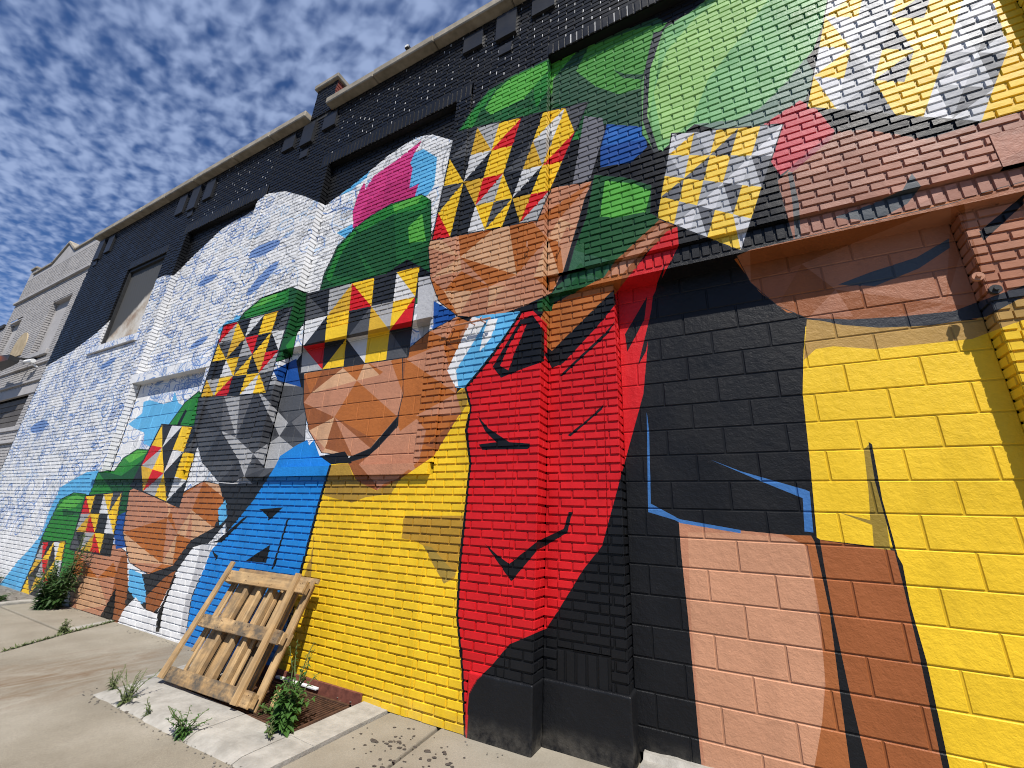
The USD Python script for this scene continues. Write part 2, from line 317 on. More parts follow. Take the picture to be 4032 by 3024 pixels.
def quilt(quad, nx, ny, cols, seed):
    """A four-cornered field of paint made of rows of triangles in turn."""
    a, b, c, d = (np.array(q, float) for q in quad); r = random.Random(seed)
    P(CHA, *list(Polygon(quad).buffer(2.6, join_style='mitre').exterior.coords)[:-1])
    at = lambda u, v: tuple((a * (1 - v) + b * v) * (1 - u) + (d * (1 - v) + c * v) * u)
    k = seed
    for j in range(ny):
        for i in range(nx):
            q = [at(i / nx, j / ny), at((i + 1) / nx, j / ny), at((i + 1) / nx, (j + 1) / ny), at(i / nx, (j + 1) / ny)]
            t = ((0, 1, 2), (0, 2, 3)) if (i + j) % 2 else ((0, 1, 3), (1, 2, 3))
            for tri in t:
                P(cols[(k * 5 + j * 3) % len(cols)], *[q[m] for m in tri]); k += 1
QC = [(0.78, 0.50, 0.022), (0.022, 0.024, 0.028), (0.78, 0.50, 0.022), (0.36, 0.36, 0.36), (0.022, 0.024, 0.028), (0.78, 0.50, 0.022), (0.62, 0.62, 0.62), (0.022, 0.024, 0.028), (0.55, 0.012, 0.016), (0.60, 0.36, 0.03), (0.075, 0.078, 0.085)]
# --- pale ground with line work at the left
P(WHITE, (-60, 1040), (0, 1020), (100, 791), (160, 756), (207, 720), (223, 705), (240, 690), (300, 640), (327, 608), (353, 596), (377, 594), (417, 553), (483, 491), (549, 453), (555, 436), (577, 418), (616, 413), (658, 424), (703, 443), (757, 404), (845, 331), (897, 297), (932, 290), (978, 303), (1010, 330), (1010, 700), (700, 1050), (320, 1330), (-60, 1290), flag='doodle')
P(SKYB, (277, 916), (307, 893), (310, 868), (323, 864), (353, 873), (372, 866), (377, 846), (385, 870), (402, 880), (372, 915), (335, 970), (310, 958), (312, 935), (290, 925))
P(SKYB, (-10, 1275), (37, 1213), (60, 1190), (90, 1153), (105, 1106), (130, 1053), (157, 1036), (187, 1020), (213, 1016), (215, 1060), (160, 1110), (100, 1200), (60, 1250), (50, 1290))
P(SKYB, (470, 715), (490, 693), (505, 690), (510, 680), (530, 685), (540, 720), (500, 760))
P(SKYB, (727, 503), (763, 483), (765, 500), (747, 515))
P(SKYB, (730, 424), (757, 404), (800, 368), (790, 385), (760, 410))
P(SKYB, (884, 407), (886, 360), (889, 333), (915, 322), (944, 340), (938, 400), (925, 420), (894, 432))
P(PNK, (762, 493), (762, 457), (774, 417), (787, 393), (789, 410), (807, 380), (851, 350), (911, 303), (894, 333), (886, 353), (891, 363), (884, 407), (904, 397), (894, 430), (847, 440), (804, 466), (767, 493))
P((0.45, 0.03, 0.15), (762, 493), (790, 440), (840, 400), (884, 370), (884, 407), (904, 397), (894, 430), (847, 440), (804, 466))
# --- field 1, far left
facets([(50, 1283), (92, 1159), (130, 1080), (160, 1065), (185, 1068), (200, 1110), (170, 1200), (120, 1300), (60, 1295)], [GM, GM, GD], 4, 10)
P(GL, (122, 1100), (140, 1078), (165, 1068), (182, 1076), (160, 1098))
quilt([(44, 1282), (92, 1172), (140, 1170), (118, 1292)], 4, 3, QC, 1)
# --- field 2
facets([(148, 1330), (155, 1240), (163, 1190), (200, 1170), (253, 1178), (272, 1193), (275, 1266), (265, 1345), (240, 1345)], [TAN, TAN, TANL, ORB], 5, 1)
P(BRO, (212, 1340), (238, 1300), (250, 1240), (262, 1200), (275, 1200), (276, 1266), (265, 1350))
P(BLACK, (208, 1345), (228, 1310), (250, 1268), (247, 1312), (240, 1352))
facets([(180, 1108), (197, 1060), (213, 1020), (247, 1018), (267, 990), (297, 971), (333, 973), (367, 916), (400, 870), (430, 846), (436, 853), (425, 916), (410, 960), (350, 1040), (287, 1100), (280, 1130), (230, 1120)], [GD, GM, GD], 7, 9)
P(GM, (222, 1018), (247, 1018), (267, 990), (297, 971), (333, 973), (300, 1000), (262, 1028))
P(GL, (270, 990), (297, 973), (322, 975), (300, 988), (280, 1000))
P(GM, (367, 916), (400, 870), (430, 847), (425, 905), (400, 935), (380, 925))
P(BLACK, (338, 1000), (400, 884), (404, 888), (345, 1005))
P(NAVY, (240, 1120), (288, 1098), (284, 1180), (250, 1186))
quilt([(152, 1186), (186, 1072), (262, 1064), (236, 1200)], 4, 3, QC, 2)
# --- field 3
P(CHA, (283, 1240), (320, 1240), (375, 1215), (413, 1160), (462, 1140), (487, 1092), (487, 1130), (445, 1180), (400, 1240), (370, 1300), (317, 1350), (275, 1350), (270, 1300))
P(SKYB, (278, 1228), (306, 1240), (318, 1300), (300, 1305), (277, 1275))
facets([(280, 1060), (300, 1050), (385, 1070), (440, 1040), (487, 1050), (487, 1078), (462, 1140), (413, 1166), (372, 1222), (320, 1240), (280, 1215), (266, 1150)], [TAN, TAN, TANL, ORB, TAN], 9, 2)
P(BRO, (313, 1290), (353, 1250), (378, 1232), (374, 1256), (345, 1310), (317, 1335))
P(WHITE, (253, 1345), (267, 1316), (293, 1290), (313, 1318), (338, 1326), (380, 1235), (417, 1182), (445, 1174), (452, 1195), (412, 1293), (400, 1365), (390, 1400), (340, 1390), (250, 1370))
P((0.50, 0.50, 0.51), (433, 1178), (447, 1174), (452, 1195), (412, 1293), (400, 1375), (388, 1375), (398, 1300), (420, 1235))
P(BLACK, (340, 1323), (352, 1300), (376, 1240), (380, 1243), (352, 1312), (344, 1365), (336, 1365))
quilt([(283, 1050), (350, 918), (436, 924), (385, 1094)], 4, 3, QC, 3)
# --- field 4, greys
P(CHA, (472, 1043), (505, 1045), (545, 1046), (605, 1006), (655, 975), (660, 1000), (590, 1060), (520, 1140), (487, 1150), (487, 1100))
P(SKYB, (470, 1100), (487, 1080), (490, 1118), (474, 1135))
facets([(430, 860), (500, 793), (520, 835), (553, 838), (593, 816), (653, 835), (662, 886), (657, 946), (655, 985), (600, 1010), (545, 1045), (505, 1042), (473, 1040), (436, 996), (420, 925)], [GRY, GRY, (0.05, 0.052, 0.058), (0.12, 0.12, 0.125), GRL], 12, 3)
facets([(510, 703), (527, 676), (567, 643), (630, 621), (680, 640), (667, 680), (640, 720), (630, 770), (600, 780), (520, 750)], [GD, GD, GM], 6, 11)
P(GM, (527, 676), (567, 643), (625, 623), (622, 652), (575, 672), (535, 708))
P(GL, (540, 668), (567, 645), (600, 633), (596, 643), (560, 662))
P(NAVY, (590, 800), (640, 775), (655, 808), (650, 836), (600, 822))
P(BLACK, (640, 780), (655, 760), (672, 800), (660, 840), (650, 836))
quilt([(434, 858), (484, 704), (629, 664), (574, 848)], 5, 4, QC, 4)
# --- field 5
facets([(680, 660), (690, 632), (701, 592), (729, 533), (767, 493), (801, 467), (847, 440), (911, 421), (930, 433), (930, 520), (937, 610), (920, 650), (800, 680), (720, 700)], [GD, GD, (0.016, 0.11, 0.028)], 9, 12)
P(GM, (767, 493), (801, 467), (847, 441), (911, 421), (928, 430), (915, 452), (850, 462), (800, 490), (776, 502))
P(GL, (848, 441), (911, 422), (902, 440), (852, 458))
P(GL, (882, 490), (912, 462), (920, 520), (884, 525))
P(GM, (704, 600), (731, 536), (765, 498), (770, 502), (738, 545), (712, 610))
P(BLACK, (760, 640), (880, 560), (940, 595), (945, 650), (920, 640), (700, 690), (720, 650))
P((0.42, 0.42, 0.43), (904, 600), (930, 596), (944, 640), (940, 690), (912, 735), (900, 700))
P(NAVY, (937, 650), (978, 674), (985, 685), (950, 705), (935, 720))
facets([(868, 765), (930, 715), (990, 683), (1020, 682), (1000, 770), (985, 850), (1000, 895), (960, 975), (900, 1020), (864, 1040), (814, 1060), (770, 1040), (751, 1000), (800, 985), (860, 920)], [ORB, BRO, ORB, TAN], 9, 5)
P(TAN, (775, 1003), (825, 960), (900, 905), (920, 930), (905, 995), (860, 1033), (815, 1050))
facets([(657, 810), (668, 770), (740, 760), (790, 780), (868, 765), (870, 850), (858, 900), (800, 968), (760, 985), (695, 977), (668, 930), (656, 870)], [TAN, TAN, TANL, ORB, BRO], 11, 4)
P(BLACK, (690, 985), (745, 975), (760, 1000), (720, 1010))
P(SKYB, (652, 978), (664, 958), (690, 988), (672, 990), (655, 990))
quilt([(650, 805), (664, 636), (905, 576), (880, 770)], 5, 3, QC, 5)
P(YEL, (712, 1003), (752, 1000), (770, 1040), (814, 1060), (864, 1035), (937, 985), (996, 890), (985, 850), (1004, 832), (1016, 880), (1006, 930), (1015, 1000), (1004, 1110), (992, 1220), (987, 1330), (998, 1450), (1005, 1600), (900, 1590), (540, 1500), (600, 1400), (640, 1270), (690, 1080))
P(OCH, (715, 1005), (752, 1000), (766, 1036), (812, 1060), (864, 1035), (845, 1066), (790, 1074), (760, 1086), (698, 1070))
P(OCH, (985, 850), (1004, 836), (1010, 870), (990, 905), (975, 935), (996, 890))
P((0.42, 0.235, 0.03), (872, 1114), (1006, 1114), (998, 1170), (982, 1249), (959, 1261), (935, 1220), (914, 1178), (894, 1168), (867, 1163))
P((0.30, 0.20, 0.04), (914, 1178), (932, 1182), (985, 1240), (959, 1261))
P(OCH, (672, 1200), (677, 1158), (679, 1160), (668, 1290), (640, 1290))
P(BLU, (593, 1010), (605, 985), (640, 962), (663, 950), (668, 962), (678, 950), (690, 985), (715, 1003), (690, 1080), (640, 1270), (610, 1400), (590, 1480), (380, 1440), (402, 1365), (414, 1293), (455, 1190), (490, 1150), (548, 1080))
P(BLACK, (555, 1195), (584, 1176), (575, 1216), (530, 1212))
P(BLACK, (458, 1190), (470, 1200), (466, 1212)); P(BLACK, (560, 1100), (612, 1096), (580, 1125), (575, 1112))
P(BLACK, (620, 1120), (624, 1120), (590, 1230), (586, 1230)); P(BLACK, (468, 1168), (530, 1115), (532, 1119), (478, 1172), (452, 1172))
P(BLACK, (712, 1003), (716, 1005), (692, 1085), (643, 1272), (614, 1400), (608, 1400), (638, 1268), (688, 1080))
# --- field 6
facets([(975, 320), (987, 288), (1014, 245), (1057, 193), (1104, 165), (1181, 129), (1195, 128), (1252, 108), (1290, 120), (1300, 250), (1250, 300), (1100, 340), (1000, 400)], [GD, GD, (0.016, 0.11, 0.028), GM], 9, 13)
P(GL, (1047, 235), (1071, 197), (1104, 168), (1181, 131), (1184, 152), (1131, 213), (1060, 247))
P(GM, (987, 292), (1014, 249), (1057, 197), (1074, 188), (1040, 235), (1008, 300), (992, 330))
P(GL, (1190, 131), (1252, 110), (1230, 150), (1200, 215), (1188, 200))
P((0.03, 0.085, 0.045), (1195, 170), (1260, 95), (1420, 38), (1440, 50), (1400, 130), (1390, 250), (1404, 285), (1300, 268), (1260, 230), (1190, 222))
P((0.075, 0.27, 0.05), (1244, 153), (1271, 100), (1371, 63), (1441, 48), (1404, 100), (1391, 157), (1387, 190), (1337, 203), (1287, 187))
P((0.03, 0.085, 0.045), (1325, 150), (1350, 160), (1395, 160), (1390, 172), (1345, 168))
P((0.15, 0.15, 0.17), (1262, 250), (1301, 255), (1306, 283), (1276, 383), (1235, 410))
P(NAVY, (1311, 268), (1391, 273), (1398, 317), (1364, 349), (1297, 362), (1297, 320))
P((0.02, 0.12, 0.40), (1313, 272), (1389, 277), (1393, 300), (1300, 316))
facets([(1284, 378), (1347, 383), (1407, 400), (1404, 460), (1426, 473), (1340, 560), (1300, 605), (1190, 655), (1180, 640), (1224, 600), (1240, 540), (1267, 467)], [GD, GD, (0.03, 0.10, 0.05)], 7, 14)
P(GL, (1307, 390), (1371, 397), (1406, 413), (1394, 457), (1331, 470), (1295, 467))
P(BRO, (1330, 562), (1426, 473), (1460, 468), (1462, 500), (1400, 540), (1340, 625), (1300, 640), (1300, 605))
P(TAN, (1345, 560), (1430, 480), (1445, 486), (1372, 560), (1338, 600), (1300, 625), (1302, 608))
P(ORB, (1180, 665), (1300, 600), (1345, 590), (1335, 640), (1200, 765), (1172, 740), (1160, 700))
facets([(926, 535), (935, 500), (985, 440), (1278, 392), (1262, 430), (1245, 490), (1217, 585), (1192, 632), (1140, 657), (1060, 687), (990, 683), (948, 650), (930, 600)], [TAN, TAN, TANL, (0.50, 0.25, 0.15), ORB], 16, 6)
P(BLACK, (975, 678), (990, 682), (1060, 687), (1140, 657), (1190, 640), (1190, 652), (1135, 675), (1060, 694), (1010, 694))
P(GD, (1160, 652), (1190, 638), (1200, 645), (1190, 672), (1162, 672))
quilt([(934, 518), (984, 286), (1268, 222), (1160, 474)], 6, 4, QC, 6)
P(SKYB, (1020, 683), (1124, 672), (1092, 722), (1006, 838), (984, 838), (966, 800))
P(WHITE, (1020, 683), (1050, 692), (1022, 740), (1000, 775), (985, 800), (990, 838), (982, 834), (966, 800))
P(WHITE, (1055, 690), (1075, 688), (1060, 730), (1035, 760), (1045, 715))
P(RED, (1004, 836), (1060, 770), (1126, 674), (1150, 670), (1182, 700), (1182, 770), (1200, 790), (1290, 690), (1340, 620), (1400, 545), (1440, 500), (1463, 490), (1466, 530), (1410, 640), (1400, 735), (1390, 850), (1345, 1015), (1300, 1180), (1260, 1230), (1205, 1320), (1180, 1358), (1100, 1392), (1060, 1440), (1030, 1468), (1012, 1500), (1008, 1600), (1004, 1600), (998, 1450), (987, 1330), (992, 1220), (1004, 1110), (1015, 1000), (1006, 930), (1016, 880))
P(BLACK, (1003, 836), (1059, 769), (1125, 673), (1128, 676), (1063, 773), (1008, 838), (1019, 880), (1010, 930), (1018, 1000), (1007, 1110), (996, 1220), (990, 1330), (1001, 1450), (1006, 1600), (1002, 1600), (996, 1450), (985, 1330), (990, 1220), (1002, 1110), (1013, 1000), (1004, 930), (1014, 880))
P(BLACK, (1124, 690), (1150, 680), (1176, 715), (1176, 780), (1125, 798), (1082, 816), (1064, 792), (1092, 745))
P(RED, (1080, 790), (1100, 745), (1126, 700), (1138, 700), (1110, 765), (1098, 800))
P(BLACK, (1176, 765), (1192, 795), (1216, 785), (1290, 705), (1332, 655), (1326, 625), (1250, 700), (1192, 758))
P(BLACK, (1208, 812), (1310, 715), (1332, 690), (1312, 722), (1215, 812))
P(BLACK, (1030, 897), (1055, 925), (1100, 955), (1145, 958), (1140, 970), (1042, 972), (1034, 960), (1072, 955), (1050, 935)); P(BLACK, (1304, 873), (1300, 885), (1232, 943), (1226, 940), (1270, 905))
P(BLACK, (1047, 1174), (1075, 1200), (1100, 1218), (1160, 1170), (1218, 1142), (1228, 1106), (1236, 1106), (1226, 1150), (1160, 1190), (1104, 1256))
P(BLACK, (1350, 722), (1398, 640), (1392, 690), (1355, 760)); P(BLACK, (1440, 560), (1420, 640), (1395, 760), (1378, 790), (1400, 700), (1420, 610))
# --- field 7, right
facets([(1388, 290), (1385, 180), (1400, 130), (1430, 65), (1500, 20), (1560, -30), (1830, -30), (1800, 0), (1775, 60), (1755, 110), (1700, 175), (1640, 235), (1590, 258), (1500, 268), (1430, 325), (1410, 315)], [PG, PG, PGM, (0.20, 0.44, 0.17)], 9, 15)
P(PGL, (1430, 300), (1412, 200), (1440, 110), (1500, 40), (1590, -30), (1680, -30), (1600, 80), (1530, 170), (1495, 260), (1450, 300))
P(PGM, (1388, 290), (1385, 180), (1400, 130), (1428, 70), (1436, 78), (1412, 140), (1402, 200), (1412, 300), (1425, 325), (1408, 318))
P((0.24, 0.50, 0.16), (1390, 200), (1402, 140), (1425, 90), (1420, 150), (1408, 220), (1400, 260))
P((0.055, 0.06, 0.065), (1412, 70), (1432, 66), (1404, 150), (1398, 250), (1424, 330), (1412, 330), (1388, 260), (1392, 150))
P(GG, (1500, 268), (1590, 258), (1640, 235), (1700, 175), (1740, 125), (1760, 160), (1740, 215), (1680, 250), (1650, 290), (1600, 290))
facets([(1680, 390), (1700, 372), (1762, 318), (1812, 283), (1870, 280), (2000, 300), (2130, 262), (2500, 150), (2500, 330), (1960, 455), (1715, 520)], [(0.33, 0.145, 0.095), (0.30, 0.13, 0.085), (0.37, 0.165, 0.11)], 8, 7)
P((0.055, 0.065, 0.075), (1800, 470), (1885, 440), (1950, 410), (1970, 374), (1990, 402), (1960, 440), (1890, 478))
P((0.10, 0.10, 0.10), (1718, 520), (1712, 440), (1702, 372), (1712, 372), (1726, 440), (1730, 515))
P((0.50, 0.06, 0.08), (1628, 297), (1651, 267), (1728, 217), (1765, 236), (1803, 283), (1761, 315), (1708, 362), (1686, 378))
P((0.30, 0.06, 0.08), (1761, 315), (1803, 283), (1796, 300), (1712, 372), (1700, 366))
quilt([(1420, 470), (1452, 290), (1690, 268), (1600, 540)], 5, 4, [(0.80, 0.54, 0.06), (0.30, 0.31, 0.33), (0.80, 0.54, 0.06), (0.58, 0.58, 0.60), (0.12, 0.125, 0.14), (0.80, 0.54, 0.06), (0.45, 0.46, 0.48)], 7)
quilt([(1745, 230), (1795, -30), (2240, -30), (2120, 262)], 6, 4, [(0.80, 0.54, 0.06), (0.30, 0.31, 0.33), (0.80, 0.54, 0.06), (0.58, 0.58, 0.60), (0.12, 0.125, 0.14), (0.80, 0.54, 0.06), (0.45, 0.46, 0.48)], 8)
P((0.78, 0.50, 0.03), (2130, -40), (2600, -40), (2600, 160), (2212, 235), (2120, 262), (2180, 100))
P(ORB, (1586, 560), (1700, 520), (2130, 415), (2700, 260), (2700, 700), (2120, 690), (1700, 675), (1640, 630))
facets([(1592, 553), (1620, 540), (2055, 440), (2130, 415), (2700, 260), (2700, 590), (2212, 630), (2120, 662), (2010, 690), (1850, 700), (1745, 687), (1680, 660), (1622, 610)], [BRO, BRO, (0.30, 0.105, 0.045), (0.34, 0.14, 0.075)], 9, 8)
P((0.37, 0.155, 0.085), (2082, 440), (2700, 290), (2700, 600), (2212, 620), (2125, 668), (2118, 560), (2095, 500))
P((0.055, 0.07, 0.085), (1810, 615), (1880, 588), (1980, 556), (2050, 515), (2052, 535), (1985, 580), (1890, 618))
P(BLACK, (2115, 500), (2212, 420), (2212, 440), (2125, 520))
P(YEL, (1735, 775), (1740, 705), (1900, 706), (2100, 694), (2212, 650), (2800, 520), (2800, 1800), (2056, 1800), (2010, 1500), (1975, 1350), (1950, 1220), (1930, 1185), (1765, 1165), (1750, 1000), (1734, 850))
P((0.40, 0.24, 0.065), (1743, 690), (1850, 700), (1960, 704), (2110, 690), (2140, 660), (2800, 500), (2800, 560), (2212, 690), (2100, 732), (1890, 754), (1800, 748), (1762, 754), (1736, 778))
P((0.03, 0.033, 0.04), (1745, 687), (1840, 690), (1940, 684), (2060, 672), (2118, 650), (2212, 616), (2800, 480), (2800, 500), (2212, 640), (2130, 684), (2010, 703), (1900, 708), (1820, 702))
P((0.27, 0.185, 0.03), (1866, 972), (1880, 956), (1900, 1060), (1912, 1110), (1924, 1190), (1888, 1186), (1884, 1134), (1810, 1106), (1880, 1124), (1876, 1060))
P(BLACK, (1876, 954), (1884, 960), (1906, 1080), (1930, 1165), (1962, 1290), (2002, 1430), (2056, 1680), (2040, 1680), (1987, 1420), (1942, 1235), (1915, 1130), (1890, 1040))
P(TAN, (1466, 1124), (1600, 1146), (1745, 1160), (1768, 1190), (1800, 1340), (1815, 1500), (1845, 1700), (1520, 1700), (1510, 1600), (1486, 1330), (1471, 1190))
P((0.50, 0.25, 0.145), (1486, 1150), (1600, 1152), (1735, 1166), (1756, 1230), (1772, 1380), (1782, 1450), (1776, 1560), (1752, 1700), (1530, 1700), (1516, 1600), (1492, 1330))
P((0.33, 0.11, 0.035), (1690, 1155), (1752, 1157), (1768, 1185), (1800, 1340), (1815, 1500), (1845, 1700), (1752, 1700), (1776, 1560), (1783, 1480), (1772, 1330), (1745, 1180))
P((0.29, 0.092, 0.03), (1768, 1166), (1932, 1190), (1950, 1260), (1987, 1420), (2045, 1700), (1884, 1700), (1830, 1480), (1798, 1340))
P(BLACK, (1757, 1157), (1771, 1165), (1780, 1220), (1802, 1340), (1832, 1480), (1884, 1700), (1842, 1700), (1815, 1500), (1792, 1320))
P((0.045, 0.15, 0.38), (1397, 890), (1402, 930), (1406, 1088), (1460, 1117), (1460, 1124), (1400, 1106)); P((0.045, 0.15, 0.38), (1535, 993), (1600, 1018), (1740, 1058), (1749, 1062), (1757, 1150), (1738, 1148), (1734, 1076), (1650, 1042))
P((0.045, 0.15, 0.38), (1400, 1092), (1470, 1122), (1600, 1145), (1600, 1152), (1470, 1130))

MUR_GEO = []
for col, pts, flag in MUR:
    g = Polygon(pts)
    if not g.is_valid: g = g.buffer(0)
    MUR_GEO.append((col, g, flag))

# line work on the pale ground, in metres along the wall (x) and up it (z)
rng = random.Random(7)
def stroke(pts, w):
    return LineString(pts).buffer(w / 2, quad_segs=1, cap_style='flat', join_style='bevel')
def letters(text, x, z, h):
    G = {'A': [[(0, 0), (.3, 1), (.6, 0)], [(.12, .4), (.48, .4)]], 'I': [[(.15, 0), (.15, 1)]], 'N': [[(0, 0), (0, 1), (.55, 0), (.55, 1)]], 'T': [[(0, 1), (.6, 1)], [(.3, 1), (.3, 0)]], "'": [[(.1, 1), (.05, .75)]],
         '1': [[(0, .8), (.2, 1), (.2, 0)]], '0': [[(0, .3), (.1, 0), (.4, 0), (.5, .3), (.5, .7), (.4, 1), (.1, 1), (0, .7), (0, .3)]]}
    out = []
    for ch in text:
        for s in G[ch]:
            out.append(stroke([(x + a * h, z + b * h) for a, b in s], 0.022))
        x += h * (0.45 if ch in "I'1" else 0.85)
    return out
DOO = {0: [], 1: [], 2: []}
DCOL = {0: (0.16, 0.26, 0.50), 1: (0.40, 0.41, 0.43), 2: (0.40, 0.52, 0.68)}
def squiggle(cx, cz, s, kind, k):
    a0 = rng.uniform(0, 6.28); w = rng.choice([0.010, 0.013, 0.016, 0.022])
    if kind == 0:      # loop
        ex, n = rng.uniform(.35, 1), rng.randint(9, 14)
        pts = [(cx + s * math.cos(a0 + t * 6.5 / n), cz + s * ex * math.sin(a0 + t * 6.5 / n)) for t in range(n + 1)]
    elif kind == 1:    # zigzag
        pts, d = [], rng.uniform(-.5, .5) + rng.choice([0, 1.57]); n = rng.randint(5, 12)
        for t in range(n):
            u, v = (t / n - .5) * 2.4 * s, (.24 if t % 2 else -.24) * s
            pts.append((cx + u * math.cos(d) - v * math.sin(d), cz + u * math.sin(d) + v * math.cos(d)))
    elif kind == 2:    # long curve
        d, cv = rng.uniform(0, 6.28), rng.uniform(-1.6, 1.6); pts = [(cx, cz)]
        for t in range(9):
            pts.append((pts[-1][0] + .26 * s * math.cos(d), pts[-1][1] + .34 * s * math.sin(d))); d += cv * .24 + rng.uniform(-.1, .1)
    elif kind == 3:    # spiral
        pts = [(cx + s * .07 * t * math.cos(a0 + t * .75), cz + s * .07 * t * math.sin(a0 + t * .75)) for t in range(14)]
    elif kind == 4:    # small polygon
        n = rng.choice([3, 4, 5]); pts = [(cx + s * .6 * math.cos(a0 + t * 6.283 / n), cz + s * .8 * math.sin(a0 + t * 6.283 / n)) for t in range(n + 1)]
    elif kind == 5:    # comb of short lines
        for t in range(rng.randint(3, 7)):
            x = cx + t * .05; DOO[k].append(stroke([(x, cz), (x + .02, cz + s * rng.uniform(.5, .9))], w))
        return
    else:              # filled sliver
        pts = [(cx + s * math.cos(t * 6.283 / 10), cz + .28 * s * math.sin(t * 6.283 / 10) + .2 * s * math.cos(t * 6.283 / 10)) for t in range(10)]
        DOO[k].append(Polygon(pts)); return
    DOO[k].append(stroke(pts, w))
for i in range(2300):
    x, z = rng.uniform(-14.1, -2.5), rng.uniform(0.9, 6.9)
    k = 0 if rng.random() < (0.72 if x < -6.6 else 0.2) else rng.choice([1, 2] if x < -6.6 else [1, 1, 1, 2])
    squiggle(x, z, rng.choice([.07, .1, .14, .2, .3]), rng.choices(range(7), [3, 3, 6, 2, 1, 3, .25])[0], k)
for lx, lz, s in ((-12.9, 3.0, .45), (-8.0, 5.4, .3), (-6.3, 5.5, .42), (-6.1, 4.9, .40), (-7.6, 4.1, .25)):
    DOO[0].append(affinity.rotate(Polygon([(lx + s * math.cos(t * .628), lz + .3 * s * math.sin(t * .628)) for t in range(10)]), rng.uniform(0, 60)))
SIGN = letters("AIN'T", -7.86, 3.24, 0.115) + [stroke([(-7.95, 3.2), (-7.95, 3.4), (-7.35, 3.4), (-7.35, 3.2), (-7.95, 3.2)], .016)] + letters('10', -7.45, 3.46, 0.10)
DOO_GEO = [(DCOL[0], unary_union(SIGN)), (DCOL[0], unary_union(DOO[0])), (DCOL[2], unary_union(DOO[2])), (DCOL[1], unary_union(DOO[1]))]

def polys(g):
    if g.is_empty: return []
    if g.geom_type == 'Polygon': return [g] if g.area > 1e-9 else []
    return [p for q in getattr(g, 'geoms', []) for p in polys(q)]

class Face:
    """A flat face of the wall: origin o, directions u (along) and v (up), outward normal n; its paint split into coloured pieces."""
    def __init__(s, o, u, v, rect, flat=None):
        s.o, s.u, s.v = (np.asarray(a, float) for a in (o, u, v)); s.n = np.cross(s.u, s.v); s.rect = rect
        s0, t0, s1, t1 = rect
        s.pieces = []
        rem = box(s0, t0, s1, t1)
        if flat is not None:
            s.pieces = [(rem, flat)]
        else:
            g = [(a, b) for a in np.linspace(s0, s1, 5) for b in np.linspace(t0, t1, 5)]
            hull = shapely.MultiPoint(to_sheet(s.at(np.array(g)))).convex_hull.buffer(4.0)
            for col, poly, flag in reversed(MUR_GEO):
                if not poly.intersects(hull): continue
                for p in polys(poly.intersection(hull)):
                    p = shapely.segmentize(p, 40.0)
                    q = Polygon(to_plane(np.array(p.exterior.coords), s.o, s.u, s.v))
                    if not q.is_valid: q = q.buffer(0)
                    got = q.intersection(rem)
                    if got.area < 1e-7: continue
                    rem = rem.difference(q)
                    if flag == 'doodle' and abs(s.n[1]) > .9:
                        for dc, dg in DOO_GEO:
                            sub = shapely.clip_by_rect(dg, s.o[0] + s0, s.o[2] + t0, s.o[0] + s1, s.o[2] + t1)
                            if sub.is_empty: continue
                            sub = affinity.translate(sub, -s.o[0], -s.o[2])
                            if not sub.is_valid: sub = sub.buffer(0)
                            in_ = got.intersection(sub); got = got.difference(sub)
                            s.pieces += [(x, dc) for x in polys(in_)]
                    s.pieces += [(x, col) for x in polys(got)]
            s.pieces += [(x, BLACK) for x in polys(rem)]
        # tiles keep the pieces small
        s.tiles, s.tcol = [], []
        nx, nz = max(1, int((s1 - s0) / .6)), max(1, int((t1 - t0) / .6))
        xs, zs = np.linspace(s0, s1, nx + 1), np.linspace(t0, t1, nz + 1)
        for p, c in s.pieces:
            a, b, cc, d = p.bounds
            for i in range(nx):
                if xs[i + 1] < a or xs[i] > cc: continue
                for j in range(nz):
                    if zs[j + 1] < b or zs[j] > d: continue
                    for q in polys(shapely.clip_by_rect(p, xs[i], zs[j], xs[i + 1], zs[j + 1])):
                        s.tiles.append(q); s.tcol.append(c)
        s.tree = STRtree(s.tiles)
    def at(s, st, h=0.0):
        st = np.asarray(st, float)
        h = np.broadcast_to(h, len(st))[:, None]
        return s.o + st[:, :1] * s.u + st[:, 1:2] * s.v + h * s.n
    def cut(s, poly):
        """(polygon, colour) pieces of paint inside poly."""
        hit = s.tree.query(poly, predicate='intersects')
        cols = {s.tcol[i] for i in hit}
        if len(cols) == 1: return [(poly, next(iter(cols)))]
        out = {}
        for i in hit:
            g = s.tiles[i].intersection(poly)
            for q in polys(g):
                if q.area > 2e-8: out.setdefault(s.tcol[i], []).append(q)
        return [(q, c) for c, qs in out.items() for q in qs]

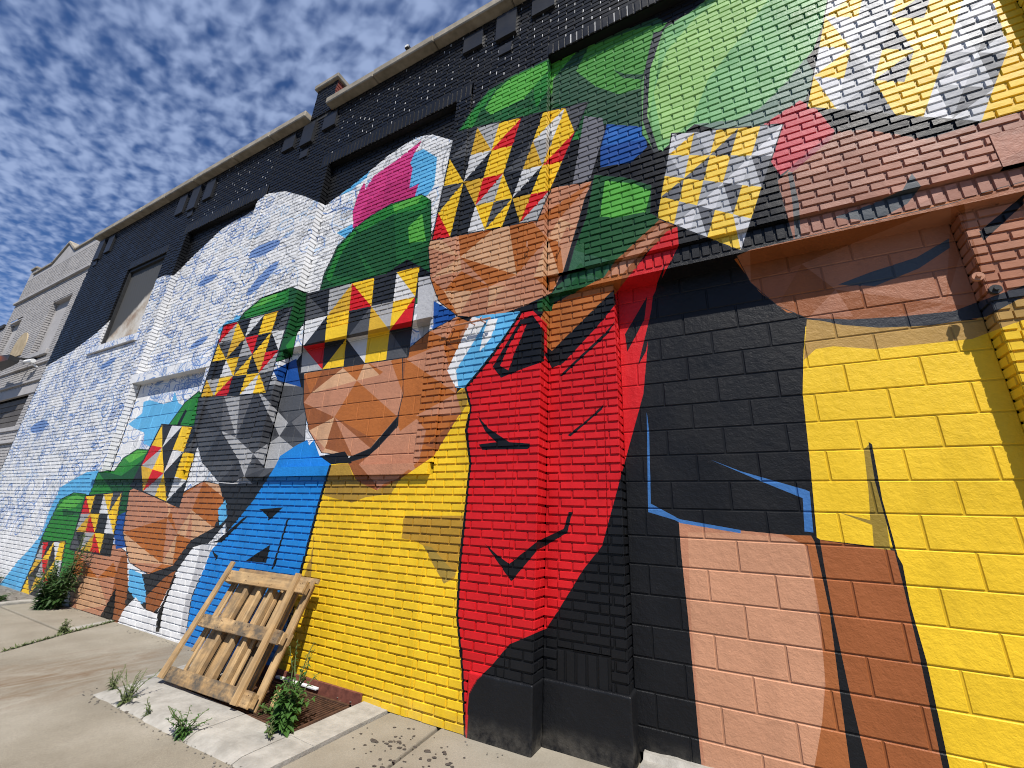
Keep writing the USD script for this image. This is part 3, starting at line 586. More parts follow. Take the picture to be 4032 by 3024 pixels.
class Paint:
    """A growing mesh with a paint colour at every vertex."""
    def __init__(s): s.v, s.f, s.c, s.k = [], [], [], 0
    def tri(s, pts3, faces, col):
        s.v.append(pts3); s.f.append(np.asarray(faces, np.int64).reshape(-1, 3) + s.k); s.c.append(np.tile(col, (len(pts3), 1))); s.k += len(pts3)
    def merge(s, m):
        s.v += m.v; s.c += m.c; s.f += [f + s.k for f in m.f]; s.k += m.k
    def poly(s, face, poly, col, height):
        ring = np.array(poly.exterior.coords)[:-1]; rings = [ring] + [np.array(r.coords)[:-1] for r in poly.interiors]
        pts = np.vstack(rings)
        if len(rings) == 1 and len(ring) <= 4:
            f = [(0, 1, 2)] if len(ring) == 3 else [(0, 1, 2), (0, 2, 3)]
            if len(ring) == 4 and not poly.convex_hull.equals(poly): f = earcut.triangulate_float64(pts, np.array([4], np.uint32)).reshape(-1, 3)
            if not poly.exterior.is_ccw: f = [t[::-1] for t in f]
        else:
            f = earcut.triangulate_float64(pts, np.cumsum([len(r) for r in rings]).astype(np.uint32)).reshape(-1, 3)
            if len(f) == 0: return
            a = pts[f]; area = np.cross(a[:, 1] - a[:, 0], a[:, 2] - a[:, 0])
            f = np.where((area < 0)[:, None], f[:, ::-1], f)
        h = height(pts) if callable(height) else height
        s.tri(face.at(pts, h), f, col)
    def rect(s, face, rect, h=0.0, tint=1.0):
        for q, c in face.cut(box(*rect)): s.poly(face, q, np.array(c) * tint, h)
    def define(s, name, mat, parent, **kw):
        if not s.v: return None
        v, f, c = np.vstack(s.v), np.vstack(s.f), np.vstack(s.c)
        g = usdkit.mesh(stage, path_in(parent, name), (v, f), mat)
        UsdGeom.PrimvarsAPI(g).CreatePrimvar('paint', Sdf.ValueTypeNames.Color3fArray, 'vertex').Set(Vt.Vec3fArray.FromNumpy(c.astype(np.float32)))
        return meta(g.GetPrim(), **kw)

def brick_mesh(face, a, b, c, d, bevel, depth, tint, lift=0.0, tx=0.0, tz=0.0):
    """One brick a..c by b..d on a face: a front and four sloping edges, its paint split where fields meet."""
    m = Paint(); ia, ib, ic, id_ = a + bevel, b + bevel, c - bevel, d - bevel
    parts = [(Polygon([(ia, ib), (ic, ib), (ic, id_), (ia, id_)]), None), (Polygon([(a, b), (c, b), (ic, ib), (ia, ib)]), (1, b)), (Polygon([(c, b), (c, d), (ic, id_), (ic, ib)]), (0, c)),
             (Polygon([(c, d), (a, d), (ia, id_), (ic, id_)]), (1, d)), (Polygon([(a, d), (a, b), (ia, ib), (ia, id_)]), (0, a))]
    whole = face.cut(box(a, b, c, d))
    for poly, edge in parts:
        h = lambda p, e=edge: lift + tx * (p[:, 0] - (a + c) / 2) + tz * (p[:, 1] - (b + d) / 2) - (0 if e is None else depth * (1 - np.clip(np.abs(p[:, e[0]] - e[1]) / bevel, 0, 1)))
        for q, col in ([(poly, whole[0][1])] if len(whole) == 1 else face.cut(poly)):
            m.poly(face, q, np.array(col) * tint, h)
    return m

COURSE, PITCH, JOINT = 0.0677, 0.2085, 0.011
brng = random.Random(11)
BRICKS, BLOCKS, MORTAR = [], [], Paint()
def lay(face, rect=None, kind='brick', depth=None, mortar=MORTAR, bricks=None, base=0.0, sink=True, cl=None, ch=None, glint=0.0):
    """Courses of bricks, blocks or upright bricks on a face, over a recessed bed of mortar."""
    s0, t0, s1, t1 = rect or face.rect
    bricks = bricks if bricks is not None else (BLOCKS if kind == 'block' else BRICKS)
    ch = ch or {'brick': COURSE, 'block': 0.2032, 'upright': t1 - t0}[kind]
    cl = cl or {'brick': PITCH, 'block': 0.4064, 'upright': 0.0725}[kind]
    j = {'brick': JOINT, 'block': 0.006, 'upright': 0.011}[kind]
    bev = {'brick': 0.0032, 'block': 0.006, 'upright': 0.004}[kind]
    dep = depth or {'brick': 0.013, 'block': 0.007, 'upright': 0.012}[kind]
    for q, c in zip(face.tiles, face.tcol):
        g = shapely.clip_by_rect(q, s0, t0, s1, t1)
        for p in polys(g): mortar.poly(face, p, np.array(c) * 0.78, -dep + 0.001)
    oz = face.o[2] if kind == 'brick' and abs(face.v[2]) > .9 else base      # courses run level round the whole building
    along = face.o[0] if abs(face.u[0]) > .9 else 0.0
    k = math.floor((t0 + oz) / ch) if kind != 'upright' else 0
    while True:
        z0 = (k * ch - oz) if kind != 'upright' else t0
        z1 = z0 + ch - j
        if z0 >= t1 - 0.012: break
        off = (cl / 2 if k % 2 else 0.0) + (brng.uniform(-.006, .006) if kind == 'brick' else 0.0)
        i = math.floor((s0 + along - off) / cl)
        while True:
            x0 = i * cl + off - along
            if x0 >= s1 - 0.015: break
            a, c = max(x0, s0), min(x0 + cl - j, s1); b, d = max(z0, t0), min(z1, t1)
            if c - a > 0.018 and d - b > 0.014:
                r = brng.uniform
                jit = 0.0028 if kind != 'block' else 0.0008
                a2, c2, b2, d2 = a + r(0, jit), c - r(0, jit), b + r(0, jit), d - r(0, jit)
                m = brick_mesh(face, a2, b2, c2, d2, bev, dep, 1 + r(-.05, .035), r(-.0022, .0018) if kind != 'block' else r(-.001, .001), r(-.014, .014) if kind != 'block' else r(-.002, .002), r(-.03, .03) if kind != 'block' else r(-.004, .004))
                px = to_sheet(face.at(np.array([(a, b), (c, b), (c, d), (a, d)])))
                inside = (px[:, 0].min() < 2205) and (px[:, 0].max() > 5) and (px[:, 1].min() < 1655) and (px[:, 1].max() > 4)
                ar = 0.5 * abs(np.dot(px[:, 0], np.roll(px[:, 1], 1)) - np.dot(px[:, 1], np.roll(px[:, 0], 1)))
                bricks.append((ar if inside else 0.0, m))
                if glint and x0 + cl - j < s1 - 0.02 and b + face.o[2] > 5.0 and r(0, 1) < glint:       # sun glint painted as a pale sliver in an upright joint
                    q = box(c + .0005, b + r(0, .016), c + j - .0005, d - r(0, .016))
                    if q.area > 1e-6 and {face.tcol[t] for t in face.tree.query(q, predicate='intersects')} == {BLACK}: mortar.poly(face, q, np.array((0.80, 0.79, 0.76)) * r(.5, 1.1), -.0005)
            i += 1
        if kind == 'upright': break
        k += 1
X, Y, Z = np.eye(3)
def front(y, x0, x1, z0, z1, **k):
    f = Face((x0, y, z0), X, Z, (0, 0, x1 - x0, z1 - z0)); lay(f, **k); return f
def side(x, y0, y1, z0, z1, facing=1, **k):
    """A return of the wall: a face at x = const between two depths, looking towards +x or -x."""
    f = Face((x, y0, z0), Y, Z, (0, 0, y1 - y0, z1 - z0)) if facing > 0 else Face((x, y1, z0), -Y, Z, (0, 0, y1 - y0, z1 - z0))
    lay(f, cl=k.pop('cl', PITCH), **k); return f
def smooth_rect(pm, o, u, v, w, h, flat=None):
    f = Face(o, u, v, (0, 0, w, h), flat); pm.rect(f, f.rect); return f
def smooth_box(x0, x1, y0, y1, z0, z1, flat=None, pm=None, back=False):
    """A painted smooth block; the paint of the mural runs over it."""
    pm = pm or Paint()
    smooth_rect(pm, (x0, y0, z0), X, Z, x1 - x0, z1 - z0, flat)
    smooth_rect(pm, (x1, y0, z0), Y, Z, y1 - y0, z1 - z0, flat)
    smooth_rect(pm, (x0, y1, z0), -Y, Z, y1 - y0, z1 - z0, flat)
    smooth_rect(pm, (x0, y0, z1), X, Y, x1 - x0, y1 - y0, flat)
    smooth_rect(pm, (x0, y1, z0), X, -Y, x1 - x0, y1 - y0, flat)
    return pm

# ------------------------------------------------------------------ the ground
ground = []
def sheet(xs, ys, dz, name, mat, label=None, parent=None, kind=None):
    v, f = [], []
    for x in xs:
        for y in ys: v.append((x, y, float(ground_z(x)) + dz))
    n = len(ys)
    for i in range(len(xs) - 1):
        for j in range(n - 1):
            a = i * n + j; f.append((a, a + n, a + n + 1)); f.append((a, a + n + 1, a + 1))
    return obj(name, (np.array(v, float), np.array(f)), mat, parent, kind=kind, label=label)
sheet([-400, -100, -40, -20, -12, -9.4, -6, -3.2, 0, 4, 10, 40, 100, 400], [-400, -100, -20, -3.6, -1.8, 0, 2, 4, 12, 40, 100, 400], -0.16, 'ground', M_ASPHALT, kind='structure')
walk = meta(UsdGeom.Xform.Define(stage, path_in(None, 'sidewalk')).GetPrim(), 'pale concrete sidewalk in front of the painted wall', None, None, 'structure')
sheet([-60, -20, -9.42, -6, -3.2, 0, 6, 20], [-3.4, 0, 4], -0.05, 'joint_bed', M_GAP, parent=walk)
def slab(pts, dz=0.0, name='slab', mat=None, th=0.08, parent=None, n=1, wob=0.0):
    """A cast slab with slightly worn edges, following the fall of the ground."""
    poly = Polygon(pts).buffer(-.006, join_style='mitre')
    poly = shapely.segmentize(poly, .12)
    r0 = np.array(poly.exterior.coords)[:-1]
    rs = random.Random(int(abs(r0.sum() * 1000)))
    r0 = r0 + np.array([[rs.uniform(-wob, wob), rs.uniform(-wob, wob)] for _ in r0])
    inner = np.array([np.array(p) for p in r0]); cen = r0.mean(0)
    p2 = Polygon(r0).buffer(-.012, join_style='mitre')
    top = np.array(shapely.segmentize(p2, .12).exterior.coords)[:-1]
    v, f = [], []
    tf = earcut.triangulate_float64(top, np.array([len(top)], np.uint32)).reshape(-1, 3)
    for x, y in top: v.append((x, y, float(ground_z(x)) + dz))
    a = top[tf]; ar = np.cross(a[:, 1] - a[:, 0], a[:, 2] - a[:, 0]); tf = np.where((ar < 0)[:, None], tf[:, ::-1], tf)
    m1 = trimesh.Trimesh(np.array(v), tf, process=False)
    out = Polygon(top)
    # skirt
    ring_t = np.array(out.exterior.coords)[:-1]
    if not out.exterior.is_ccw: ring_t = ring_t[::-1]
    k = len(ring_t); nrm = []
    for i in range(k):
        e = ring_t[(i + 1) % k] - ring_t[i - 1]; nn = np.array([e[1], -e[0]]); nrm.append(nn / (np.linalg.norm(nn) + 1e-9))
    nrm = np.array(nrm)
    rings = [(ring_t, dz), (ring_t + nrm * .006, dz - .004), (ring_t + nrm * .010, dz - .015), (ring_t + nrm * .012, dz - th)]
    vv = np.vstack([np.column_stack([r, ground_z(r[:, 0]) + h]) for r, h in rings]); ff = []
    for q in range(3):
        for i in range(k):
            a0, b0 = q * k + i, q * k + (i + 1) % k
            ff += [(a0, a0 + k, b0 + k), (a0, b0 + k, b0)]
    m2 = trimesh.Trimesh(vv, np.array(ff), process=False)
    return obj(name, cat_(m1, m2), mat or M_SIDEWALK, parent or walk, smooth=40)
YW = 3.30
slab([(-9.30, 2.62), (-7.02, 2.62), (-7.40, YW), (-9.34, YW)])
slab([(-9.22, -0.9), (-5.0, -0.9), (-6.62, 2.0), (-7.0, 2.61), (-9.30, 2.61)])
slab([(-5.0, -0.9), (-2.0, -0.9), (-2.04, 2.08), (-4.70, 2.08), (-4.90, YW), (-7.40, YW), (-7.02, 2.61), (-6.62, 2.0)])
slab([(-2.0, -0.9), (1.4, -0.9), (1.4, YW + .2), (-2.16, YW + .2), (-2.04, 2.08)])
slab([(-2.63, 2.09), (-2.04, 2.09), (-2.16, YW), (-2.63, YW)])
slab([(1.4, -0.9), (5.0, -0.9), (5.0, YW + .2), (1.4, YW + .2)])
slab([(5.0, -0.9), (9.0, -0.9), (9.0, YW + .2), (5.0, YW + .2)])
for i in range(7):
    x = -9.22 + i * 2.6
    slab([(x, -3.2), (x + 2.6, -3.2), (x + 2.6, -0.91), (x, -0.91)])
slab([(-9.52, 2.45), (-9.36, 2.45), (-9.40, YW), (-9.56, YW)], 0.02, 'pale_edge', M_WHITECURB)
slab([(-9.45, -3.2), (-9.27, -3.2), (-9.36, 2.44), (-9.52, 2.44)], 0.012, 'pale_edge', M_WHITECURB)
# patch of new concrete along the crack
slab([(-7.30, 2.72), (-7.14, 2.60), (-7.36, YW), (-7.50, YW)], 0.006, 'pale_patch', M_WHITECURB, th=.02, wob=.01)
kerb = obj('kerb', bx(-60, 20, -3.55, -3.4, -0.2, 0.06, .015), M_WHITECURB, kind='structure')
dirt_v = [(x, y) for x in np.linspace(-24, -9.5, 60) for y in np.linspace(-3.3, 3.35, 30)]
dirt_z = [float(ground_z(x)) - .012 + .035 * (meshkit.fbm(np.array([x * 1.3, y * 1.3, .2]), 4, 3) - .5) for x, y in dirt_v]
df = [(i * 30 + j, (i + 1) * 30 + j, (i + 1) * 30 + j + 1) for i in range(59) for j in range(29)] + [(i * 30 + j, (i + 1) * 30 + j + 1, i * 30 + j + 1) for i in range(59) for j in range(29)]
obj('dirt_patch', (np.column_stack([np.array(dirt_v), dirt_z]), np.array(df)), M_DIRT, smooth=True, kind='structure')

# ------------------------------------------------------------------ the painted building
bld = thing('painted_building', 'long flat-roofed brick building whose whole front is painted with a bright abstract mural', 'building')
Y0, YP, YC, YU, Y2, Y4, YR = 3.155, 3.24, 3.255, 3.26, 3.335, 3.50, 3.37
TOP = 8.08
obj('inner_walls', cat_(bx(-14.05, 4.0, 3.56, 15.0, -.3, 7.8), bx(-14.05, 4.0, 3.2, 3.57, 6.95, 8.02), bx(2.25, 4.0, 3.18, 3.57, -.2, 8.0)), M_CORE, bld)
# main plane
front(Y0, -14.10, -11.50, 0.0, TOP)
front(Y0, -11.50, -9.85, 0.0, 4.45)
front(Y0, -11.50, -9.85, 6.72, TOP)
front(Y0, -11.50, -9.85, 6.50, 6.72, kind='upright')
front(Y0, -9.85, -9.40, 0.0, TOP)
for x0, x1 in ((-9.40, -6.67), (-5.34, -2.44)):
    front(Y0, x0, x1, 0.0, 1.87)
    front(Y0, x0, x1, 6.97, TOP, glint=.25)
    front(Y0 - .012, x0 + .02, x1 - .02, 6.75, 6.97, kind='upright')
    for a, b in ((x0, x0 + .23), (x1 - .23, x1)):
        front(Y0 - .022, a, b, 1.98, 6.75)
        side(b, Y0 - .022, (YP if a == x0 else Y0) + .012, 1.98, 6.75)
        side(a, Y0 - .022, (Y0 if a == x0 else YP) + .012, 1.98, 6.75, -1)
    front(YP, x0 + .23, x1 - .23, 3.70, 6.75)
    front(YC, x0 + .23, x1 - .23, 1.97, 3.54, kind='block', base=1.50)
front(Y0, -6.67, -5.34, 0.0, TOP)
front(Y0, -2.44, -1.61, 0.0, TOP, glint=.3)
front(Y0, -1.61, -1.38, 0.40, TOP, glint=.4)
front(Y0, -1.93, -1.61, 0.0, 0.40) if False else None
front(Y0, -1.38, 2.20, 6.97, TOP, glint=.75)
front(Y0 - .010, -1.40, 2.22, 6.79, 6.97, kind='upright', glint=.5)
front(Y0, 2.20, 4.0, 0.0, TOP)
# window jambs
side(-11.50, Y0, YC + .02, 4.60, 6.50); side(-9.85, Y0, YC + .02, 4.60, 6.50, -1)
# the big bay
front(YU, -1.38, -1.27, 3.79, 6.79)
front(YU, -1.27, 2.20, 4.06, 6.79)
front(YU, -1.00, 1.80, 3.79, 4.06)
side(-1.38, Y0, YU + .012, 3.65, 6.79); side(-1.38, Y0, Y2 + .012, 0.40, 3.65)
side(2.20, Y0, YU + .012, 3.65, 6.79, -1); side(2.20, Y0, YR + .012, 0.0, 3.65, -1)
front(YU + .028, -1.38, 2.20, 3.64, 3.785, kind='upright', cl=.076)
for a, b in ((-1.38, -1.27), (-1.27, -.87), (-.87, -.754)):
    front(Y2, a, b, 0.62 if a == -1.27 else 0.40, 3.64)
front(Y2, -1.27, -.87, 0.405, 0.615, kind='upright', cl=.08)
smooth_rect(MORTAR, (-1.38, YU + .06, 3.787), X, -Y, 3.58, .062)
side(-.754, Y2, Y4 + .012, 0.0, 3.64)
front(Y4, -.754, 1.58, 0.05, 3.64, kind='block', base=0.045)
for a, b in ((1.58, 1.655), (1.655, 2.09), (2.09, 2.20)):
    front(YR, a, b, 0.0, 3.64)
side(1.58, YR, Y4 + .012, 0.0, 3.64, -1)
# smooth painted pieces
def piece(name, pm, mat=M_BLOCK, **k): return pm.define(name, mat, bld, **k)
for x0, x1 in ((-9.17, -6.90), (-5.11, -2.67)):
    piece('lintel', smooth_box(x0 - .12, x1 + .1, Y0 - .026, YC + .2, 3.535, 3.70))
    piece('sill', smooth_box(x0 - .24, x1 + .2, Y0 - .045, YC + .2, 1.87, 1.972))
    piece('soffit', smooth_box(x0, x1, Y0 + .01, YC + .25, 6.752, 6.80, BLACK))
piece('bearing_stone', smooth_box(-2.90, -2.64, Y0 - .05, Y0 + .1, 3.52, 3.92))
piece('soffit', smooth_box(-1.38, 2.20, Y0 + .015, YU + .2, 6.795, 6.85, BLACK))
piece('bearing_stone', smooth_box(-1.27, -1.00, YU - .004, YU + .1, 3.787, 4.06))
piece('bearing_stone', smooth_box(1.80, 2.20, YU - .004, YU + .1, 3.787, 4.06))
piece('steel_lintel', smooth_box(-1.38, 2.20, YU + .035, Y4 + .15, 3.60, 3.645))
piece('sill', smooth_box(-11.80, -9.74, Y0 - .045, YC + .2, 4.47, 4.60))
piece('soffit', smooth_box(-11.50, -9.85, Y0 + .01, YC + .25, 6.505, 6.54, BLACK))
# stone plinths of the piers
def plinth(x0, x1, y0, y1, z1):
    pm = Paint(); smooth_box(x0, x1, y0 + .02, y1, 0.0, z1 - .035, pm=pm)
    smooth_box(x0 + .012, x1 - .012, y0 + .035, y1, z1 - .035, z1 - .012, pm=pm)
    smooth_rect(pm, (x0, y0 + .02, z1 - .035), X, np.array([0, .5, .87]), x1 - x0, .03)
    return pm
def paint_at(pts):
    q = shapely.points(to_sheet(pts)); out = np.tile(np.array(BLACK), (len(pts), 1)); free = np.ones(len(pts), bool)
    for col, poly, flag in reversed(MUR_GEO):
        hit = free & shapely.contains(poly, q); out[hit] = col; free &= ~hit
    return out
def lumpy(name, x0, x1, y0, y1, z0, z1, seed):
    """A rendered masonry plinth: rounded, uneven and knocked at the edges."""
    m = trimesh.creation.box((x1 - x0, y1 - y0, z1 - z0)); m.apply_translation(((x0 + x1) / 2, (y0 + y1) / 2, (z0 + z1) / 2))
    while len(m.faces) < 14000: m = m.subdivide()
    v = np.array(m.vertices); c, hs = np.array([(x0 + x1) / 2, (y0 + y1) / 2, (z0 + z1) / 2]), np.array([x1 - x0, y1 - y0, z1 - z0]) / 2
    n = np.array([meshkit.fbm(p * 11, 4, seed) for p in v]); big = np.array([meshkit.fbm(p * 3.2, 3, seed + 5) for p in v])
    rad = .012 + .03 * np.clip(n - .42, 0, 1)[:, None]
    q = v - c; inner = np.clip(q, -(hs - rad), hs - rad); d = q - inner; L_ = np.linalg.norm(d, axis=1, keepdims=True)
    v = c + inner + d / np.maximum(L_, 1e-9) * np.minimum(L_, rad)
    v[:, 1] += -.010 * (big - .5); v[:, 0] += .006 * (n - .5)
    cols = paint_at(v); chip = (n > .66)[:, None] & (L_ > rad * .9) & (np.abs(d) > 1e-4).sum(1, keepdims=True).astype(bool)
    g = usdkit.mesh(stage, path_in(bld, name), trimesh.Trimesh(v, m.faces, process=False), M_BLOCK, True)
    UsdGeom.PrimvarsAPI(g).CreatePrimvar('paint', Sdf.ValueTypeNames.Color3fArray, 'vertex').Set(Vt.Vec3fArray.FromNumpy(cols.astype(np.float32)))
lumpy('plinth', -1.905, -1.372, Y0 - .018, Y2 + .05, -.05, .405, 4)
lumpy('plinth', -1.372, -.735, Y2 - .022, Y4 + .05, -.05, .41, 6)
front(Y0, -1.93, -1.61, 0.0, 0.40)
# ornaments in relief under the coping
def ornament(x0, x1, z0, z1, d=.035): piece('relief_panel', smooth_box(x0, x1, Y0 - d, Y0 + .03, z0, z1, (0.02, 0.021, 0.024)), M_BRICK)
for cx in (-13.75, -9.38, -5.87, -1.98, 1.6):
    w = .15
    ornament(cx - w, cx + w, 7.50 if cx > -8 else 7.38, 7.97, .045)
    ornament(cx - .68, cx - .37, 7.62 if cx > -8 else 7.45, 7.93) if cx > -13 else None
    ornament(cx + .37, cx + .68, 7.62 if cx > -8 else 7.46, 7.93)
    ornament(cx - .10, cx + .09, 7.22, 7.38, .016)
# mortar and bricks
MORTAR.define('mortar', M_BRICK, bld)
BRICKS.sort(key=lambda b: -b[0]); BLOCKS.sort(key=lambda b: -b[0])
for ar, m in BRICKS[:300]: m.define('brick', M_BRICK, bld)
rest = Paint()
for ar, m in BRICKS[300:]:
    rest.merge(m)
rest.define('smaller_bricks', M_BRICK, bld, kind='stuff')
for ar, m in BLOCKS[:300]: m.define('block', M_BLOCK, bld)
# coping stones and the raised pier
crng = random.Random(3)
def coping(x0, x1, z, name='coping_stone'):
    x = x0
    while x < x1 - .05:
        e = min(x1, x + crng.uniform(1.05, 1.5))
        if x1 - e < .4: e = x1
        m = bx(x + .004, e - .004, 3.015 + crng.uniform(-.004, .004), 3.50, z + crng.uniform(-.003, .003), z + .135, .014)
        obj(name, m, M_STONE, bld); x = e
coping(-14.16, -5.93, TOP + .002); coping(-5.42, 4.0, TOP + .002)
pm = Paint(); rp = []
fc = Face((-5.92, 3.13, 8.08), X, Z, (0, 0, .52, .72)); lay(fc, bricks=rp, mortar=pm)
fs = Face((-5.40, 3.13, 8.08), Y, Z, (0, 0, .45, .72), (0.20, 0.055, 0.035)); lay(fs, bricks=rp, mortar=pm)
fl = Face((-5.92, 3.58, 8.08), -Y, Z, (0, 0, .45, .72)); lay(fl, bricks=rp, mortar=pm)
for ar, m in rp:
    pm.merge(m)
pm.define('raised_pier', M_BRICK, bld)
obj('pier_cap', bx(-5.97, -5.36, 3.08, 3.62, 8.80, 8.90, .012), M_STONE, bld)
obj('pier_core', bx(-5.90, -5.42, 3.15, 3.57, 8.0, 8.805), M_CORE, bld)
obj('pier_cap', cat_(bx(-14.28, -13.92, 3.35, 3.75, 8.42, 8.56, .012), bx(-14.22, -13.98, 3.42, 3.68, 8.2, 8.43)), M_STONE, bld)
# window with a mesh screen
M_SCREEN = usdkit.material(stage, L + 'painted_screen', {
    'g': ('geometry', {}), 's': ('separate_xyz', {}),
    'k': ('math', {'math_type': 'multiply', 'value2': -0.74}), 'd': ('math', {'math_type': 'add'}),
    'n': ('noise_texture', {'scale': 1.7, 'detail': 6.0, 'roughness': 0.7, 'distortion': .5}), 'na': ('math', {'math_type': 'multiply', 'value2': 0.35}), 'dd': ('math', {'math_type': 'add'}),
    'r': ('map_range', {'from_min': 13.36, 'from_max': 13.46, 'clamp': True}),
    'n2': ('noise_texture', {'scale': 2.2, 'detail': 7.0, 'roughness': 0.75}),
    'cr': ('rgb_ramp', {'ramp': [(0.38, (0.55, 0.53, 0.49)), (0.52, (0.44, 0.39, 0.32)), (0.64, (0.27, 0.19, 0.13))]}),
    'mx': ('mix_color', {'b': (0.05, 0.05, 0.048)}),
    'w': ('wave_texture', {'wave_type': 'bands', 'bands_direction': 'z', 'scale': 12.0}), 'bu': ('bump', {'strength': 0.6, 'distance': 0.004}),
    'p': ('principled_bsdf', {'roughness': 0.7})},
    [('g.position', 's.vector'), ('s.x', 'k.value1'), ('k.value', 'd.value1'), ('s.z', 'd.value2'), ('g.position', 'n.vector'), ('n.fac', 'na.value1'), ('d.value', 'dd.value1'), ('na.value', 'dd.value2'), ('dd.value', 'r.value'),
     ('g.position', 'n2.vector'), ('n2.fac', 'cr.fac'), ('cr.color', 'mx.a'), ('r.result', 'mx.fac'), ('mx.result', 'p.base_color'), ('g.position', 'w.vector'), ('w.color', 'bu.height'), ('bu.normal', 'p.normal')], surface='p.BSDF')
win = obj('window', cat_(bx(-11.50, -11.44, YC - .06, YC + .03, 4.60, 6.50), bx(-9.91, -9.85, YC - .06, YC + .03, 4.60, 6.50), bx(-11.44, -9.91, YC - .06, YC + .03, 6.44, 6.50)), M_BLACKMETAL, bld)
obj('mesh_screen', bx(-11.44, -9.91, YC - .01, YC + .02, 4.60, 6.44), M_SCREEN, win)

# ------------------------------------------------------------------ the grey neighbour
GREY = (0.40, 0.385, 0.375)
nb = thing('grey_building', 'grey painted brick building with a stepped gabled parapet left of the mural', 'building')
YG = 3.20
gm, gb = Paint(), []
def gfront(y, x0, x1, z0, z1, **k):
    f = Face((x0, y, z0), X, Z, (0, 0, x1 - x0, z1 - z0), GREY); lay(f, bricks=gb, mortar=gm, **k)
def gside(x, y0, y1, z0, z1, facing=1):
    f = Face((x, y0, z0), Y, Z, (0, 0, y1 - y0, z1 - z0), GREY) if facing > 0 else Face((x, y1, z0), -Y, Z, (0, 0, y1 - y0, z1 - z0), GREY)
    lay(f, bricks=gb, mortar=gm)
W1 = (-15.95, -14.66, 5.08, 6.67); W2 = (-19.15, -18.1, 5.08, 6.62); DR = (-18.6, -14.60, 3.15, 3.88); D2 = (-18.6, -15.0, .1, 2.75)
gx = [-19.5, W2[0], W2[1], W1[0], W1[1], -14.11]
gfront(YG, -19.5, -14.11, 6.70, 8.25)
gfront(YG, -19.5, W2[0], 4.9, 6.70); gfront(YG, W2[1], W1[0], 4.9, 6.70); gfront(YG, W1[1], -14.11, 4.9, 6.70)
gfront(YG, -19.5, -14.11, 3.92, 4.9)
gfront(YG, DR[1], -14.11, 0, 3.92); gfront(YG, -19.5, DR[0], 0, 3.92); gfront(YG, DR[0], DR[1], 2.78, 3.10)
gfront(YG, D2[1], DR[1], 0, 2.78)
for w in (W1, W2):
    gside(w[0], YG, YG + .13, w[2], w[3]); gside(w[1], YG, YG + .13, w[2], w[3], -1)
allb = Paint()
for ar, m in gb:
    allb.merge(m)
gm.define('mortar', M_GREYWALL, nb); allb.define('bricks', M_GREYWALL, nb, kind='stuff')
def gp(name, *ms, mat=None, parent=None):
    if mat is not None: return obj(name, cat_(*ms), mat, parent or nb)
    pm = Paint(); m = cat_(*ms); pm.tri(np.array(m.vertices)[m.faces].reshape(-1, 3), np.arange(len(m.faces) * 3), GREY); return pm.define(name, M_GREYWALL, parent or nb)
for w in (W1, W2):
    wi = gp('window', bx(w[0], w[1], YG + .12, YG + .2, w[2], w[3]))
    gp('sill', bx(w[0] - .1, w[1] + .08, YG - .05, YG + .2, w[2] - .13, w[2], .008), parent=wi)
    gp('soffit', bx(w[0], w[1], YG + .012, YG + .2, w[3], w[3] + .04), parent=wi)
for z, h, d in ((7.33, .07, .06), (4.70, .05, .04), (4.22, .06, .05), (3.92, .22, .02), (3.02, .10, .03), (2.72, .06, .05)):
    gp('stone_band', bx(-19.52, -14.12, YG - d, YG + .05, z, z + h, .006))
gp('core', bx(-19.45, -14.12, YG + .16, 14.0, -.2, 8.2), mat=M_CORE)
gable = Polygon([(-19.5, 8.2), (-14.11, 8.2), (-14.11, 8.40), (-16.06, 8.40), (-16.81, 8.87), (-17.60, 8.36), (-19.07, 8.36), (-19.07, 8.6), (-19.5, 8.6)])
gmsh = trimesh.creation.extrude_polygon(gable, .3, engine='earcut'); gmsh.apply_transform(np.array([[1, 0, 0, 0], [0, 0, -1, YG + .3], [0, 1, 0, 0], [0, 0, 0, 1.0]]))
gp('parapet', gmsh)
def cap_seg(a, b):
    a, b = np.array(a, float), np.array(b, float); L_ = np.linalg.norm(b - a); m = bx(-.02, L_ + .02, YG - .04, YG + .34, 0, .07, .008)
    t = math.atan2(b[1] - a[1], b[0] - a[0]); R = np.eye(4); R[0, 0] = R[2, 2] = math.cos(t); R[0, 2] = -math.sin(t); R[2, 0] = math.sin(t); R[0, 3], R[2, 3] = a
    m.apply_transform(R); return m
for a, b in (((-16.06, 8.40), (-14.17, 8.40)), ((-16.81, 8.87), (-16.06, 8.40)), ((-17.60, 8.36), (-16.81, 8.87)), ((-19.07, 8.36), (-17.60, 8.36)), ((-19.5, 8.6), (-19.07, 8.6))):
    gp('coping_stone', cap_seg(a, b), mat=M_STONE)
arch = Polygon([(-17.56, 5.22)] + [(-17.09 + .47 * math.cos(t), 5.50 + .46 * math.sin(t)) for t in np.linspace(math.pi, 0, 14)] + [(-16.62, 5.22)])
am = trimesh.creation.extrude_polygon(arch, .05, engine='earcut'); am.apply_transform(np.array([[1, 0, 0, 0], [0, 0, -1, YG + .03], [0, 1, 0, 0], [0, 0, 0, 1.0]]))
gp('arched_panel', am, mat=M_CREAM)
dr = gp('high_window', bx(DR[0], DR[1], YG + .1, YG + .2, DR[2], DR[3]), mat=M_SHUTTER)
for i in range(5): gp('shutter_slat', bx(DR[0], DR[1], YG + .075, YG + .105, DR[2] + .02 + i * .145, DR[2] + .15 + i * .145, .006), mat=M_SHUTTER, parent=dr)
d2 = gp('roller_door', bx(D2[0], D2[1], YG + .1, YG + .2, 0, D2[3]), mat=M_SHUTTER)
for i in range(14): gp('door_slat', bx(D2[0], D2[1], YG + .07, YG + .105, .1 + i * .19, .28 + i * .19, .008), mat=M_SHUTTER, parent=d2)
